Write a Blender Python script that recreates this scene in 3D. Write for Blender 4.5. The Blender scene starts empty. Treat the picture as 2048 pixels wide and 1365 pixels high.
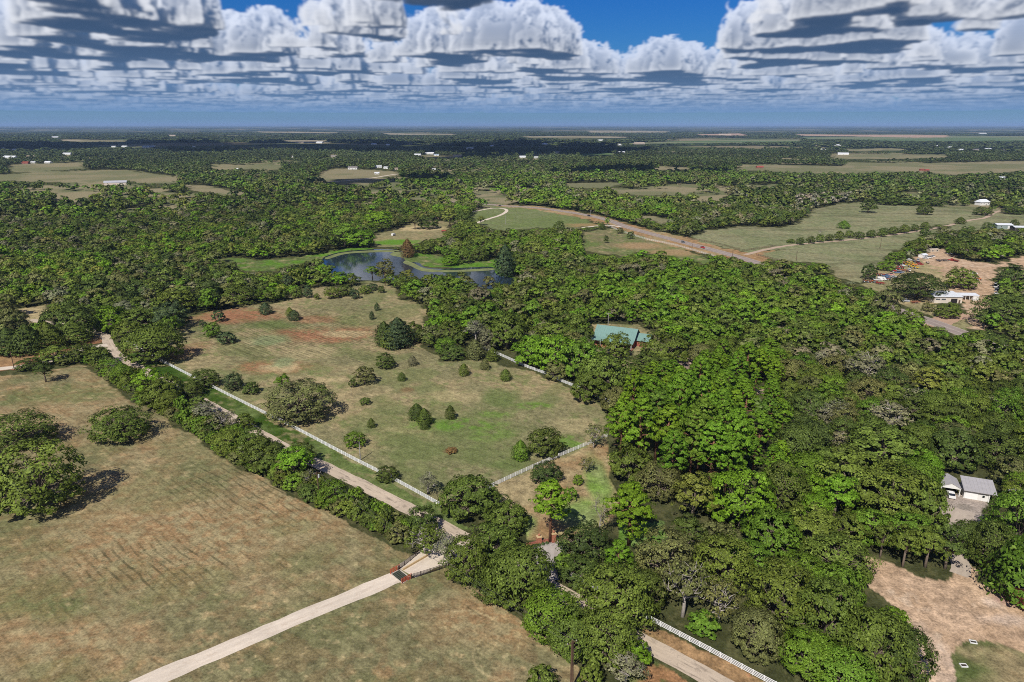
import bpy, math, random
import numpy as np
from mathutils import Vector, Matrix
R_ = random.Random(7)
RNG = np.random.default_rng(11)
SC = bpy.context.scene
COL = SC.collection
rad = math.radians

# ------------------------------------------------------------------ camera
H = 108.0            # drone height in metres
F = 1384.0           # focal length in photo pixels (photo 2048 x 1365)
PITCH = math.atan(433.0 / F)
CP, SP = math.cos(PITCH), math.sin(PITCH)
cam = bpy.data.cameras.new('camera'); camo = bpy.data.objects.new('camera', cam); COL.objects.link(camo)
camo.location = (0, 0, H); camo.rotation_euler = (math.pi / 2 - PITCH, 0, 0)
cam.sensor_width = 36.0; cam.lens = 36.0 * F / 2048.0; cam.clip_start = 1.0; cam.clip_end = 200000.0
SC.camera = camo

def G(px, py):
    """photo pixel -> point on the flat ground"""
    xn, yn = (px - 1024.0) / F, (py - 682.5) / F
    t = H / (SP + yn * CP)
    return (t * xn, t * (CP - yn * SP))
def PJ(x, y, z=0.0):
    zc = y * CP - (z - H) * SP
    up = y * SP + (z - H) * CP
    return 1024 + F * x / zc, 682.5 - F * up / zc
def ZC(px, py):
    x, y = G(px, py); return y * CP + H * SP
def height_at(y, py):
    q = (682.5 - py) / F
    return H + y * (q * CP - SP) / (CP + q * SP)

# ------------------------------------------------------------------ light, exposure
SUN_AZ = math.atan2(0.41, 0.91)      # shadows run away from the camera and to the right
SUN_EL = rad(47)
TO_SUN = Vector((-math.sin(SUN_AZ) * math.cos(SUN_EL), -math.cos(SUN_AZ) * math.cos(SUN_EL), math.sin(SUN_EL)))
sl = bpy.data.lights.new('sun', 'SUN'); slo = bpy.data.objects.new('sun', sl); COL.objects.link(slo)
sl.energy = 5.0; sl.angle = rad(0.53); sl.color = (1.0, 0.955, 0.88)
slo.rotation_euler = TO_SUN.to_track_quat('Z', 'Y').to_euler()
SC.view_settings.view_transform = 'Standard'; SC.view_settings.look = 'None'
SC.view_settings.exposure = 0.0; SC.view_settings.gamma = 1.0
SC.view_settings.use_curve_mapping = False
SC.cycles.use_denoising = False; SC.cycles.filter_width = 1.0
SC.cycles.max_bounces = 5; SC.cycles.diffuse_bounces = 2; SC.cycles.glossy_bounces = 2
SC.cycles.transmission_bounces = 3; SC.cycles.volume_bounces = 0; SC.cycles.transparent_max_bounces = 8
SC.cycles.sample_clamp_indirect = 4.0

# ------------------------------------------------------------------ numpy noise
_T2 = RNG.random((256, 256)).astype(np.float32)
_T3 = RNG.random((64, 64, 64)).astype(np.float32)
def n2(x, y, off=0):
    x = np.asarray(x, np.float64) + off * 17.31; y = np.asarray(y, np.float64) + off * 9.77
    xi = np.floor(x); yi = np.floor(y); fx = (x - xi).astype(np.float32); fy = (y - yi).astype(np.float32)
    xi = xi.astype(np.int64); yi = yi.astype(np.int64)
    fx = fx * fx * (3 - 2 * fx); fy = fy * fy * (3 - 2 * fy)
    x0 = xi & 255; x1 = (xi + 1) & 255; y0 = yi & 255; y1 = (yi + 1) & 255
    return ((_T2[x0, y0] * (1 - fx) + _T2[x1, y0] * fx) * (1 - fy) + (_T2[x0, y1] * (1 - fx) + _T2[x1, y1] * fx) * fy)
def fb2(x, y, o=4, off=0, g=0.5):
    s = 0; a = 1; t = 0
    for k in range(o):
        ca, sa = math.cos(k * 0.9 + off), math.sin(k * 0.9 + off)
        s = s + a * n2((x * ca - y * sa) * 2.03 ** k, (x * sa + y * ca) * 2.03 ** k, off + k * 3); t += a; a *= g
    return s / t
def n3(x, y, z, k=0.0):
    if k:
        c1, s1, c2, s2 = math.cos(k), math.sin(k), math.cos(k * 1.7), math.sin(k * 1.7)
        x, y = x * c1 - y * s1, x * s1 + y * c1
        y, z = y * c2 - z * s2, y * s2 + z * c2
    xi = np.floor(x); yi = np.floor(y); zi = np.floor(z)
    fx = x - xi; fy = y - yi; fz = z - zi
    fx = fx * fx * (3 - 2 * fx); fy = fy * fy * (3 - 2 * fy); fz = fz * fz * (3 - 2 * fz)
    x0 = xi.astype(np.int32) & 63; y0 = yi.astype(np.int32) & 63; z0 = zi.astype(np.int32) & 63
    x1 = (x0 + 1) & 63; y1 = (y0 + 1) & 63; z1 = (z0 + 1) & 63
    T = _T3
    a = T[x0, y0, z0] * (1 - fx) + T[x1, y0, z0] * fx
    b = T[x0, y1, z0] * (1 - fx) + T[x1, y1, z0] * fx
    c = T[x0, y0, z1] * (1 - fx) + T[x1, y0, z1] * fx
    d = T[x0, y1, z1] * (1 - fx) + T[x1, y1, z1] * fx
    return (a * (1 - fy) + b * fy) * (1 - fz) + (c * (1 - fy) + d * fy) * fz
def sstep(a, b, x):
    t = np.clip((x - a) / (b - a), 0, 1); return t * t * (3 - 2 * t)

# ------------------------------------------------------------------ sky: Nishita blue with a computed cumulus layer
def make_clouds():
    NA, NR, NZ = 1800, 470, 38
    az = np.radians(np.linspace(-60, 60, NA)).astype(np.float32)
    r0, r1 = 1600.0, 80000.0
    lr = np.linspace(math.log(r0), math.log(r1), NR)
    r = np.exp(lr).astype(np.float32)
    zb, zt = 1150.0, 1900.0
    z = np.linspace(0, 1, NZ).astype(np.float32)
    X = np.sin(az)[:, None] * r[None, :]; Y = np.cos(az)[:, None] * r[None, :]
    wx = (fb2(X / 2600, Y / 2600, 2, 5) - .5) * 900; wy = (fb2(X / 2600, Y / 2600, 2, 9) - .5) * 900
    cov = 0.50 * fb2((X + wx) / 1700, (Y + wy) / 1700, 2, 21) + 0.50 * fb2((X + wx) / 640, (Y + wy) / 640, 3, 31)
    cov = (cov - 0.5) * 2.4 + 0.50
    # openings and towers seen in the picture: (photo x, photo y of the base, radius m, amount)
    def blob(px, py, rad_x, rad_r, amt):
        nonlocal cov
        a = math.atan((px - 1024) / F / 1.0); q = (682.5 - py) / F
        el = math.atan(((q * CP - SP) / (CP + q * SP)) * math.cos(a))
        D = zb / math.tan(el)
        cx, cy = D * math.sin(a), D * math.cos(a)
        da = (X * math.cos(a) - Y * math.sin(a)) / rad_x
        dr = (X * math.sin(a) + Y * math.cos(a) - D) / rad_r
        cov = cov + amt * np.exp(-(da * da + dr * dr))
    blob(1285, 50, 1500, 3800, -0.66); blob(1330, 95, 800, 2500, -0.4); blob(1215, 100, 650, 2500, -0.35)
    blob(1975, 60, 900, 2600, -0.38); blob(30, 40, 500, 1800, -0.4); blob(1835, 110, 900, 2600, -0.28)
    blob(1000, 150, 1500, 1600, 0.22); blob(1200, 160, 1500, 1800, 0.2); blob(1420, 170, 2600, 2200, 0.26); blob(1560, 60, 1100, 900, 0.28); blob(1420, 45, 900, 700, .25)
    blob(600, 120, 2600, 1500, 0.12); blob(250, 150, 2400, 1500, 0.12); blob(100, 110, 1500, 1500, 0.12)
    blob(880, 90, 1100, 1000, 0.16); blob(480, 70, 1200, 900, 0.12); blob(1990, 150, 1200, 1600, 0.2)
    cov = cov - 0.07 * np.exp(-(np.maximum(r[None, :] - 4000, 0) / 7500.0) ** 2)
    cov = np.clip(cov, 0, 1.15)
    thr = 0.50
    c0 = np.clip((cov - thr) / (1.0 - thr), 0, 1.3)
    top = c0 ** 0.85                                      # height fraction reached by the cloud
    dens = np.zeros((NA, NR, NZ), np.float32)
    m2 = c0 > 0.0
    ia, ir = np.nonzero(m2)
    xs = X[ia, ir]; ys = Y[ia, ir]; cc = top[ia, ir]
    B = 60
    zz = z[None, :] * (zt - zb)
    CH = 40000
    for k in range(0, len(ia), CH):
        sl_ = slice(k, k + CH)
        x_ = (xs[sl_] / 370)[:, None]; y_ = (ys[sl_] / 370)[:, None]; z_ = zz / 370 + x_ * 0
        x_ = x_ + z_ * 0; y_ = y_ + z_ * 0
        b1 = 1 - np.abs(2 * n3(x_ * 1.3, y_ * 1.3, z_ * 1.3, .6) - 1)
        b2 = 1 - np.abs(2 * n3(x_ * 3.1 + 7, y_ * 3.1, z_ * 3.1, 1.3) - 1)
        b3 = 1 - np.abs(2 * n3(x_ * 6.7 + 3, y_ * 6.7, z_ * 6.7, 2.2) - 1)
        b4 = n3(x_ * 14.0 + 3, y_ * 14.0, z_ * 14.0, 2.9)
        nn = 0.44 * b1 + 0.32 * b2 + 0.18 * b3 + .06 * b4
        c = cc[sl_][:, None]
        s = c * 1.15 - 0.30 - z[None, :] ** 1.5 * 0.85 + (nn - 0.52) * np.minimum(1.0, c * 3) * 1.45
        edge = np.clip(z[None, :] / 0.03, 0, 1)
        dens[ia[sl_], ir[sl_], :] = np.clip(s * 3.6, 0, 1) ** 1.2 * edge
    # optical depth towards the sun (gather along the sun ray in the grid)
    sx, sy, sz = TO_SUN
    nzr = np.nonzero(dens.ravel() > 0.01)[0]
    da_, dr_, dz_ = np.unravel_index(nzr, dens.shape)
    px = X[da_, dr_]; py_ = Y[da_, dr_]; pz = z[dz_]
    tau = np.zeros(len(nzr), np.float32); prev = 0.0
    SIG = 0.030
    for t in (20, 55, 120, 250, 480):
        qx = px + sx * t; qy = py_ + sy * t; qz = pz + sz * t / (zt - zb)
        rr = np.sqrt(qx * qx + qy * qy); aa = np.arctan2(qx, qy)
        gi = np.clip(((aa + math.pi / 3) / (2 * math.pi / 3) * (NA - 1)), 0, NA - 1).astype(np.int32)
        gr = np.clip((np.log(rr) - lr[0]) / (lr[-1] - lr[0]) * (NR - 1), 0, NR - 1).astype(np.int32)
        gz = np.clip(qz * (NZ - 1), 0, NZ - 1).astype(np.int32)
        tau += dens[gi, gr, gz] * (qz <= 1) * (t - prev) * SIG; prev = t
    li = (0.92 * np.exp(-tau * 0.6) + 0.08 * np.exp(-tau * 0.12)).astype(np.float32)
    bl = dens
    for ax, w in ((0, 5), (1, 1), (2, 2), (0, 4), (1, 1), (2, 2)):                 # blurred density: creases see less sky than bulges
        cs = np.cumsum(np.pad(bl, [(w + 1, w) if i == ax else (0, 0) for i in range(3)], mode='edge'), axis=ax, dtype=np.float32)
        n = bl.shape[ax]
        bl = (np.take(cs, range(2 * w + 1, 2 * w + 1 + n), axis=ax) - np.take(cs, range(0, n), axis=ax)) / (2 * w + 1)
    ao = np.clip(1.55 - 1.50 * bl.ravel()[nzr], 0.12, 1.15)
    li = li * ao
    del bl, cs
    LI = np.zeros(dens.shape, np.float32); LI.ravel()[nzr] = li; LI *= dens
    # march
    NV = 400
    img = np.zeros((NV, NA, 4), np.float32)
    lrA, lrB = lr[0], lr[-1]
    ai = np.arange(NA)
    for v in range(NV):
        s = (v + 0.5) / NV
        e = 12.0 * s / 0.8 if s < 0.8 else 12 + 78 * (s - 0.8) / 0.2
        e = max(e, 0.45); te = math.tan(rad(min(e, 88)))
        ra, rb = zb / te, zt / te
        if ra > 75000: continue
        rb = min(rb, 79000)
        S = 90
        rs = np.exp(np.linspace(math.log(ra), math.log(max(rb, ra * 1.01)), S + 1))
        seg = np.diff(rs) / math.cos(math.atan(te)); rm = (rs[1:] + rs[:-1]) / 2
        T = np.ones(NA, np.float32); C = np.zeros((NA, 3), np.float32)
        jit = (0.5 + 0.25 * (RNG.random(NA) - .5)).astype(np.float32)
        for k in range(S):
            rr = rs[k] + (rs[k + 1] - rs[k]) * jit
            fi = np.clip((np.log(rr) - lrA) / (lrB - lrA) * (NR - 1), 0, NR - 1.001)
            i0 = fi.astype(np.int32); fr = (fi - i0).astype(np.float32)
            fz = np.clip((rr * te - zb) / (zt - zb) * (NZ - 1), 0, NZ - 1.001); k0 = fz.astype(np.int32); f2 = (fz - k0).astype(np.float32)
            d = (dens[ai, i0, k0] * (1 - f2) + dens[ai, i0, k0 + 1] * f2) * (1 - fr) + (dens[ai, i0 + 1, k0] * (1 - f2) + dens[ai, i0 + 1, k0 + 1] * f2) * fr
            L = (LI[ai, i0, k0] * (1 - f2) + LI[ai, i0, k0 + 1] * f2) * (1 - fr) + (LI[ai, i0 + 1, k0] * (1 - f2) + LI[ai, i0 + 1, k0 + 1] * f2) * fr
            L = L / np.maximum(d, 1e-4)
            a = 1 - np.exp(-d * SIG * seg[k])
            far = math.exp(-(rm[k] / 36000.0) ** 1.6)
            a = a * far ** 0.6
            hz = (fz / (NZ - 1)).astype(np.float32)
            amb = 0.11 + 0.30 * np.clip(hz * 1.3, 0, 1)
            w = (T * a)[:, None]
            fogc = 1 - math.exp(-(rm[k] / 30000.0) ** 1.3)
            lit = L[:, None] * np.array([1.0, .975, .94]) * 1.02 + amb[:, None] * np.array([.13, .38, .98]) * .88
            lit = lit * (1 - fogc) + np.array([.19, .36, .66]) * fogc
            C += w * lit; T *= (1 - a)
        img[v, :, :3] = C / np.maximum(1 - T, 1e-4)[:, None]; img[v, :, 3] = 1 - T
    pm_ = img.copy(); pm_[..., :3] *= img[..., 3:4]
    for ax in (0, 1, 1):
        pm_ = .25 * np.roll(pm_, 1, ax) + .5 * pm_ + .25 * np.roll(pm_, -1, ax)
    pm_[:3] = 0
    img[..., 3] = pm_[..., 3]; img[..., :3] = pm_[..., :3] / np.maximum(pm_[..., 3:4], 1e-4)
    return img
_ci = make_clouds()
cloud_img = bpy.data.images.new('cumulus_layer', _ci.shape[1], _ci.shape[0], alpha=True, float_buffer=True)
cloud_img.colorspace_settings.name = 'Non-Color' if 'Non-Color' in [i.name for i in cloud_img.bl_rna.properties['colorspace_settings'].fixed_type.properties['name'].enum_items] else cloud_img.colorspace_settings.name
cloud_img.alpha_mode = 'CHANNEL_PACKED'
cloud_img.pixels.foreach_set(_ci.ravel()); cloud_img.update()

world = bpy.data.worlds.new('World'); SC.world = world; world.use_nodes = True
wn = world.node_tree.nodes; wl = world.node_tree.links
bg = wn['Background'] if 'Background' in wn else wn.new('ShaderNodeBackground')
SKY_S = 0.10
bg.inputs['Strength'].default_value = SKY_S
sky = wn.new('ShaderNodeTexSky'); sky.sky_type = 'NISHITA'; sky.sun_disc = False
sky.sun_elevation = SUN_EL; sky.sun_rotation = SUN_AZ + math.pi
sky.altitude = 100; sky.air_density = 1.3; sky.dust_density = 0.4; sky.ozone_density = 5.0
hs = wn.new('ShaderNodeHueSaturation'); hs.inputs['Saturation'].default_value = 1.35; hs.inputs['Value'].default_value = 1.0
wl.new(sky.outputs[0], hs.inputs['Color'])
tn = wn.new('ShaderNodeMix'); tn.data_type = 'RGBA'; tn.blend_type = 'MULTIPLY'; tn.inputs['Factor'].default_value = 1.0
wl.new(hs.outputs[0], tn.inputs['A']); tn.inputs['B'].default_value = (.09, .33, .74, 1)   # polarised, deep blue air
def M(nt, op, a, b=None, c=None):
    n = nt.nodes.new('ShaderNodeMath'); n.operation = op
    for i, v in enumerate((a, b, c)):
        if v is None: continue
        if isinstance(v, (int, float)): n.inputs[i].default_value = v
        else: nt.links.new(v, n.inputs[i])
    return n.outputs[0]
wt = world.node_tree
tc = wn.new('ShaderNodeTexCoord'); sx_ = wn.new('ShaderNodeSeparateXYZ'); wl.new(tc.outputs['Generated'], sx_.inputs[0])
azn = M(wt, 'ARCTAN2', sx_.outputs[0], sx_.outputs[1])                 # 0 straight ahead
azu = M(wt, 'DIVIDE', M(wt, 'ADD', azn, math.pi / 3), 2 * math.pi / 3)
azu = M(wt, 'PINGPONG', azu, 1.0)
eln = M(wt, 'MULTIPLY', M(wt, 'ARCSINE', sx_.outputs[2]), 180 / math.pi)
lo = M(wt, 'MULTIPLY', eln, 0.8 / 12.0)
hi = M(wt, 'ADD', 0.8, M(wt, 'MULTIPLY', M(wt, 'SUBTRACT', eln, 12.0), 0.2 / 78.0))
vv = M(wt, 'MINIMUM', lo, hi); vv = M(wt, 'MINIMUM', M(wt, 'MAXIMUM', vv, 0.002), 0.998)
cx_ = wn.new('ShaderNodeCombineXYZ'); wl.new(azu, cx_.inputs[0]); wl.new(vv, cx_.inputs[1])
im = wn.new('ShaderNodeTexImage'); im.image = cloud_img; im.extension = 'EXTEND'; im.interpolation = 'Linear'
wl.new(cx_.outputs[0], im.inputs[0])
# low sky goes to a clear grey blue near the horizon
lowc = wn.new('ShaderNodeMix'); lowc.data_type = 'RGBA'
fac = M(wt, 'MULTIPLY', M(wt, 'POWER', 2.718, M(wt, 'MULTIPLY', M(wt, 'MAXIMUM', eln, 0.0), -0.40)), 0.95)
wl.new(fac, lowc.inputs['Factor']); wl.new(tn.outputs['Result'], lowc.inputs['A'])
HZ = 1.0 / SKY_S
lowc.inputs['B'].default_value = (.20 * HZ, .335 * HZ, .55 * HZ, 1)
sc_ = wn.new('ShaderNodeVectorMath'); sc_.operation = 'SCALE'; sc_.inputs['Scale'].default_value = 0.80 / SKY_S
wl.new(im.outputs['Color'], sc_.inputs[0])
mx = wn.new('ShaderNodeMix'); mx.data_type = 'RGBA'
wl.new(im.outputs['Alpha'], mx.inputs['Factor']); wl.new(lowc.outputs['Result'], mx.inputs['A']); wl.new(sc_.outputs[0], mx.inputs['B'])
wl.new(mx.outputs['Result'], bg.inputs['Color'])
world.cycles.sampling_method = 'MANUAL'; world.cycles.sample_map_resolution = 512
# ------------------------------------------------------------------ small helpers
def tag(o, label=None, cat=None, group=None, kind=None):
    if label: o['label'] = label
    if cat: o['category'] = cat
    if group: o['group'] = group
    if kind: o['kind'] = kind
    return o
def empty(name, loc=(0, 0, 0), rz=0.0, scale=(1, 1, 1)):
    o = bpy.data.objects.new(name, None); COL.objects.link(o)
    o.location = loc; o.rotation_euler = (0, 0, rz); o.scale = scale; o.empty_display_size = 0.2
    return o
def link(name, me, parent=None, loc=None, rz=0.0):
    o = bpy.data.objects.new(name, me); COL.objects.link(o)
    if parent is not None: o.parent = parent
    if loc is not None: o.location = loc
    if rz: o.rotation_euler = (0, 0, rz)
    return o
def mesh_np(name, V, Fq, mats=(), smooth=False, n=4, attrs=None):
    me = bpy.data.meshes.new(name)
    V = np.ascontiguousarray(V, np.float32); Fq = np.ascontiguousarray(Fq, np.int32)
    me.vertices.add(len(V)); me.vertices.foreach_set('co', V.ravel())
    me.loops.add(Fq.size); me.loops.foreach_set('vertex_index', Fq.ravel())
    me.polygons.add(len(Fq)); me.polygons.foreach_set('loop_start', np.arange(0, Fq.size, n, dtype=np.int32))
    me.update(calc_edges=True)
    if smooth: me.polygons.foreach_set('use_smooth', np.ones(len(Fq), bool))
    for m in mats: me.materials.append(m)
    for k, (ty, arr) in (attrs or {}).items():
        a = me.attributes.new(k, ty, 'POINT')
        a.data.foreach_set('color' if ty == 'FLOAT_COLOR' else ('vector' if ty == 'FLOAT_VECTOR' else 'value'), np.ascontiguousarray(arr, np.float32 if ty != 'INT' else np.int32).ravel())
    return me
class MB:
    """collects boxes, tubes and prisms and links them as one mesh"""
    def __init__(s): s.v = []; s.f = []; s.m = []
    def add(s, v, f, m=0):
        b = len(s.v); s.v += [tuple(p) for p in v]; s.f += [tuple(b + i for i in q) for q in f]; s.m += [m] * len(f); return s
    def box(s, c, d, rz=0.0, m=0, taper=0.0, pitch=0.0):
        x, y, z = d[0] / 2, d[1] / 2, d[2] / 2
        R = Matrix.Rotation(rz, 3, 'Z') @ Matrix.Rotation(pitch, 3, 'X')
        P = [(-x, -y, -z), (x, -y, -z), (x, y, -z), (-x, y, -z)] + [(a * (1 - taper), b * (1 - taper), z) for a, b in ((-x, -y), (x, -y), (x, y), (-x, y))]
        P = [R @ Vector(p) + Vector(c) for p in P]
        return s.add(P, [(3, 2, 1, 0), (4, 5, 6, 7), (0, 1, 5, 4), (1, 2, 6, 5), (2, 3, 7, 6), (3, 0, 4, 7)], m)
    def tube(s, pts, rads, n=6, m=0, cap=True):
        pts = [Vector(p) for p in pts]; b = []
        for i, p in enumerate(pts):
            d = (pts[min(i + 1, len(pts) - 1)] - pts[max(i - 1, 0)]).normalized()
            a = d.orthogonal().normalized(); c = d.cross(a)
            b.append([p + (a * math.cos(2 * math.pi * k / n) + c * math.sin(2 * math.pi * k / n)) * rads[i] for k in range(n)])
        V = [q for r in b for q in r]; Fc = []
        for i in range(len(pts) - 1):
            for k in range(n):
                Fc.append((i * n + k, i * n + (k + 1) % n, (i + 1) * n + (k + 1) % n, (i + 1) * n + k))
        if cap: Fc.append(tuple(range((len(pts) - 1) * n, len(pts) * n))); Fc.append(tuple(reversed(range(n))))
        return s.add(V, Fc, m)
    def prism(s, poly, h0, h1, m=0, axis='z'):
        n = len(poly)
        if axis == 'z': V = [(x, y, h0) for x, y in poly] + [(x, y, h1) for x, y in poly]
        elif axis == 'y': V = [(x, h0, z) for x, z in poly] + [(x, h1, z) for x, z in poly]
        else: V = [(h0, x, z) for x, z in poly] + [(h1, x, z) for x, z in poly]
        Fc = [tuple(reversed(range(n))), tuple(range(n, 2 * n))] + [(k, (k + 1) % n, n + (k + 1) % n, n + k) for k in range(n)]
        return s.add(V, Fc, m)
    def mesh(s, name, mats, smooth=False):
        me = bpy.data.meshes.new(name); me.from_pydata(s.v, [], s.f)
        for m in (mats if isinstance(mats, (list, tuple)) else [mats]): me.materials.append(m)
        me.polygons.foreach_set('material_index', s.m)
        if smooth: me.polygons.foreach_set('use_smooth', [True] * len(s.f))
        import bmesh
        bm = bmesh.new(); bm.from_mesh(me); bmesh.ops.recalc_face_normals(bm, faces=bm.faces); bm.to_mesh(me); bm.free()
        me.update(); return me
    def obj(s, name, mats, parent=None, loc=None, rz=0.0, smooth=False):
        return link(name, s.mesh(name, mats, smooth), parent, loc, rz)

# ------------------------------------------------------------------ materials
def nmat(name):
    m = bpy.data.materials.new(name); m.use_nodes = True
    nt = m.node_tree; b = nt.nodes['Principled BSDF']
    return m, nt, b
def noise_node(nt, scale, detail=3, vec=None, rough=0.55, w=None):
    n = nt.nodes.new('ShaderNodeTexNoise'); n.inputs['Scale'].default_value = scale; n.inputs['Detail'].default_value = detail
    n.inputs['Roughness'].default_value = rough
    if vec is not None: nt.links.new(vec, n.inputs['Vector'])
    return n
def ramp(nt, fac, stops):
    r = nt.nodes.new('ShaderNodeValToRGB'); el = r.color_ramp.elements
    while len(el) < len(stops): el.new(0.5)
    for e, (p, c) in zip(el, stops): e.position = p; e.color = (*c, 1) if len(c) == 3 else c
    nt.links.new(fac, r.inputs[0]); return r.outputs[0]
def mixc(nt, a, b, fac, mode='MIX'):
    n = nt.nodes.new('ShaderNodeMix'); n.data_type = 'RGBA'; n.blend_type = mode
    for k, v in (('Factor', fac), ('A', a), ('B', b)):
        if hasattr(v, 'is_linked') or isinstance(v, bpy.types.NodeSocket): nt.links.new(v, n.inputs[k])
        elif k == 'Factor': n.inputs[k].default_value = v
        else: n.inputs[k].default_value = (*v, 1)
    return n.outputs['Result']
_mc = {}
def plain(name, col, rough=0.7, var=0.25, scale=1.2, metal=0.0, spec=0.3, bump=0.0):
    """matt surface with worn, patchy colour"""
    key = name
    if key in _mc: return _mc[key]
    m, nt, b = nmat(name)
    tcn = nt.nodes.new('ShaderNodeTexCoord')
    n = noise_node(nt, scale, 4, tcn.outputs['Object'])
    lo = tuple(c * (1 - var) for c in col); hi = tuple(min(1, c * (1 + var)) for c in col)
    nt.links.new(ramp(nt, n.outputs[0], [(0.3, lo), (0.7, hi)]), b.inputs['Base Color'])
    b.inputs['Roughness'].default_value = rough; b.inputs['Metallic'].default_value = metal
    b.inputs['Specular IOR Level'].default_value = spec
    if bump:
        bp = nt.nodes.new('ShaderNodeBump'); bp.inputs['Strength'].default_value = bump; bp.inputs['Distance'].default_value = 0.05
        nt.links.new(n.outputs[0], bp.inputs['Height']); nt.links.new(bp.outputs[0], b.inputs['Normal'])
    _mc[key] = m; return m

def leaf_material(name, spec=0.10, trans=0.14, rough=0.5):
    m, nt, b = nmat(name)
    at = nt.nodes.new('ShaderNodeAttribute'); at.attribute_type = 'INSTANCER'; at.attribute_name = 'tint'
    lv = nt.nodes.new('ShaderNodeAttribute'); lv.attribute_type = 'GEOMETRY'; lv.attribute_name = 'leafvar'
    v = M(nt, 'MULTIPLY_ADD', M(nt, 'POWER', lv.outputs['Fac'], 1.5), 1.5, 0.62)
    vm = nt.nodes.new('ShaderNodeVectorMath'); vm.operation = 'SCALE'
    nt.links.new(at.outputs['Color'], vm.inputs[0]); nt.links.new(v, vm.inputs['Scale'])
    # the youngest leaves go yellower
    hot = M(nt, 'MULTIPLY', M(nt, 'GREATER_THAN', lv.outputs['Fac'], 0.80), 0.55)
    col = mixc(nt, vm.outputs[0], (0.23, 0.29, 0.06), hot)
    nt.links.new(col, b.inputs['Base Color'])
    b.inputs['Roughness'].default_value = rough; b.inputs['Specular IOR Level'].default_value = spec
    tr = nt.nodes.new('ShaderNodeBsdfTranslucent'); nt.links.new(col, tr.inputs[0])
    mxs = nt.nodes.new('ShaderNodeMixShader'); mxs.inputs[0].default_value = trans
    nt.links.new(b.outputs[0], mxs.inputs[1]); nt.links.new(tr.outputs[0], mxs.inputs[2])
    nt.links.new(mxs.outputs[0], nt.nodes['Material Output'].inputs[0])
    return m
M_LEAF = leaf_material('leaf_cluster')
M_NEEDLE = leaf_material('needle_cluster', 0.15, 0.25, 0.6)
M_BARK = plain('grey_brown_bark', (0.16, 0.125, 0.095), 0.9, 0.35, 3.0)
M_PINEBARK = plain('red_brown_bark', (0.22, 0.11, 0.065), 0.9, 0.4, 2.0)
M_DEADWOOD = plain('bleached_dead_wood', (0.36, 0.32, 0.28), 0.9, 0.25, 2.0)

# ------------------------------------------------------------------ ground cover map (polygons in photo pixels, projected on the ground)
def pip(px, py, poly):
    P = np.asarray(poly, float); ins = np.zeros(px.shape, bool)
    x0, y0 = P[-1]
    bb = (px >= P[:, 0].min()) & (px <= P[:, 0].max()) & (py >= P[:, 1].min()) & (py <= P[:, 1].max())
    qx, qy = px[bb], py[bb]; r = np.zeros(qx.shape, bool)
    for x1, y1 in P:
        if y0 != y1:
            c = ((y1 > qy) != (y0 > qy)) & (qx < (x0 - x1) * (qy - y1) / (y0 - y1) + x1)
            r ^= c
        x0, y0 = x1, y1
    ins[bb] = r; return ins
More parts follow.
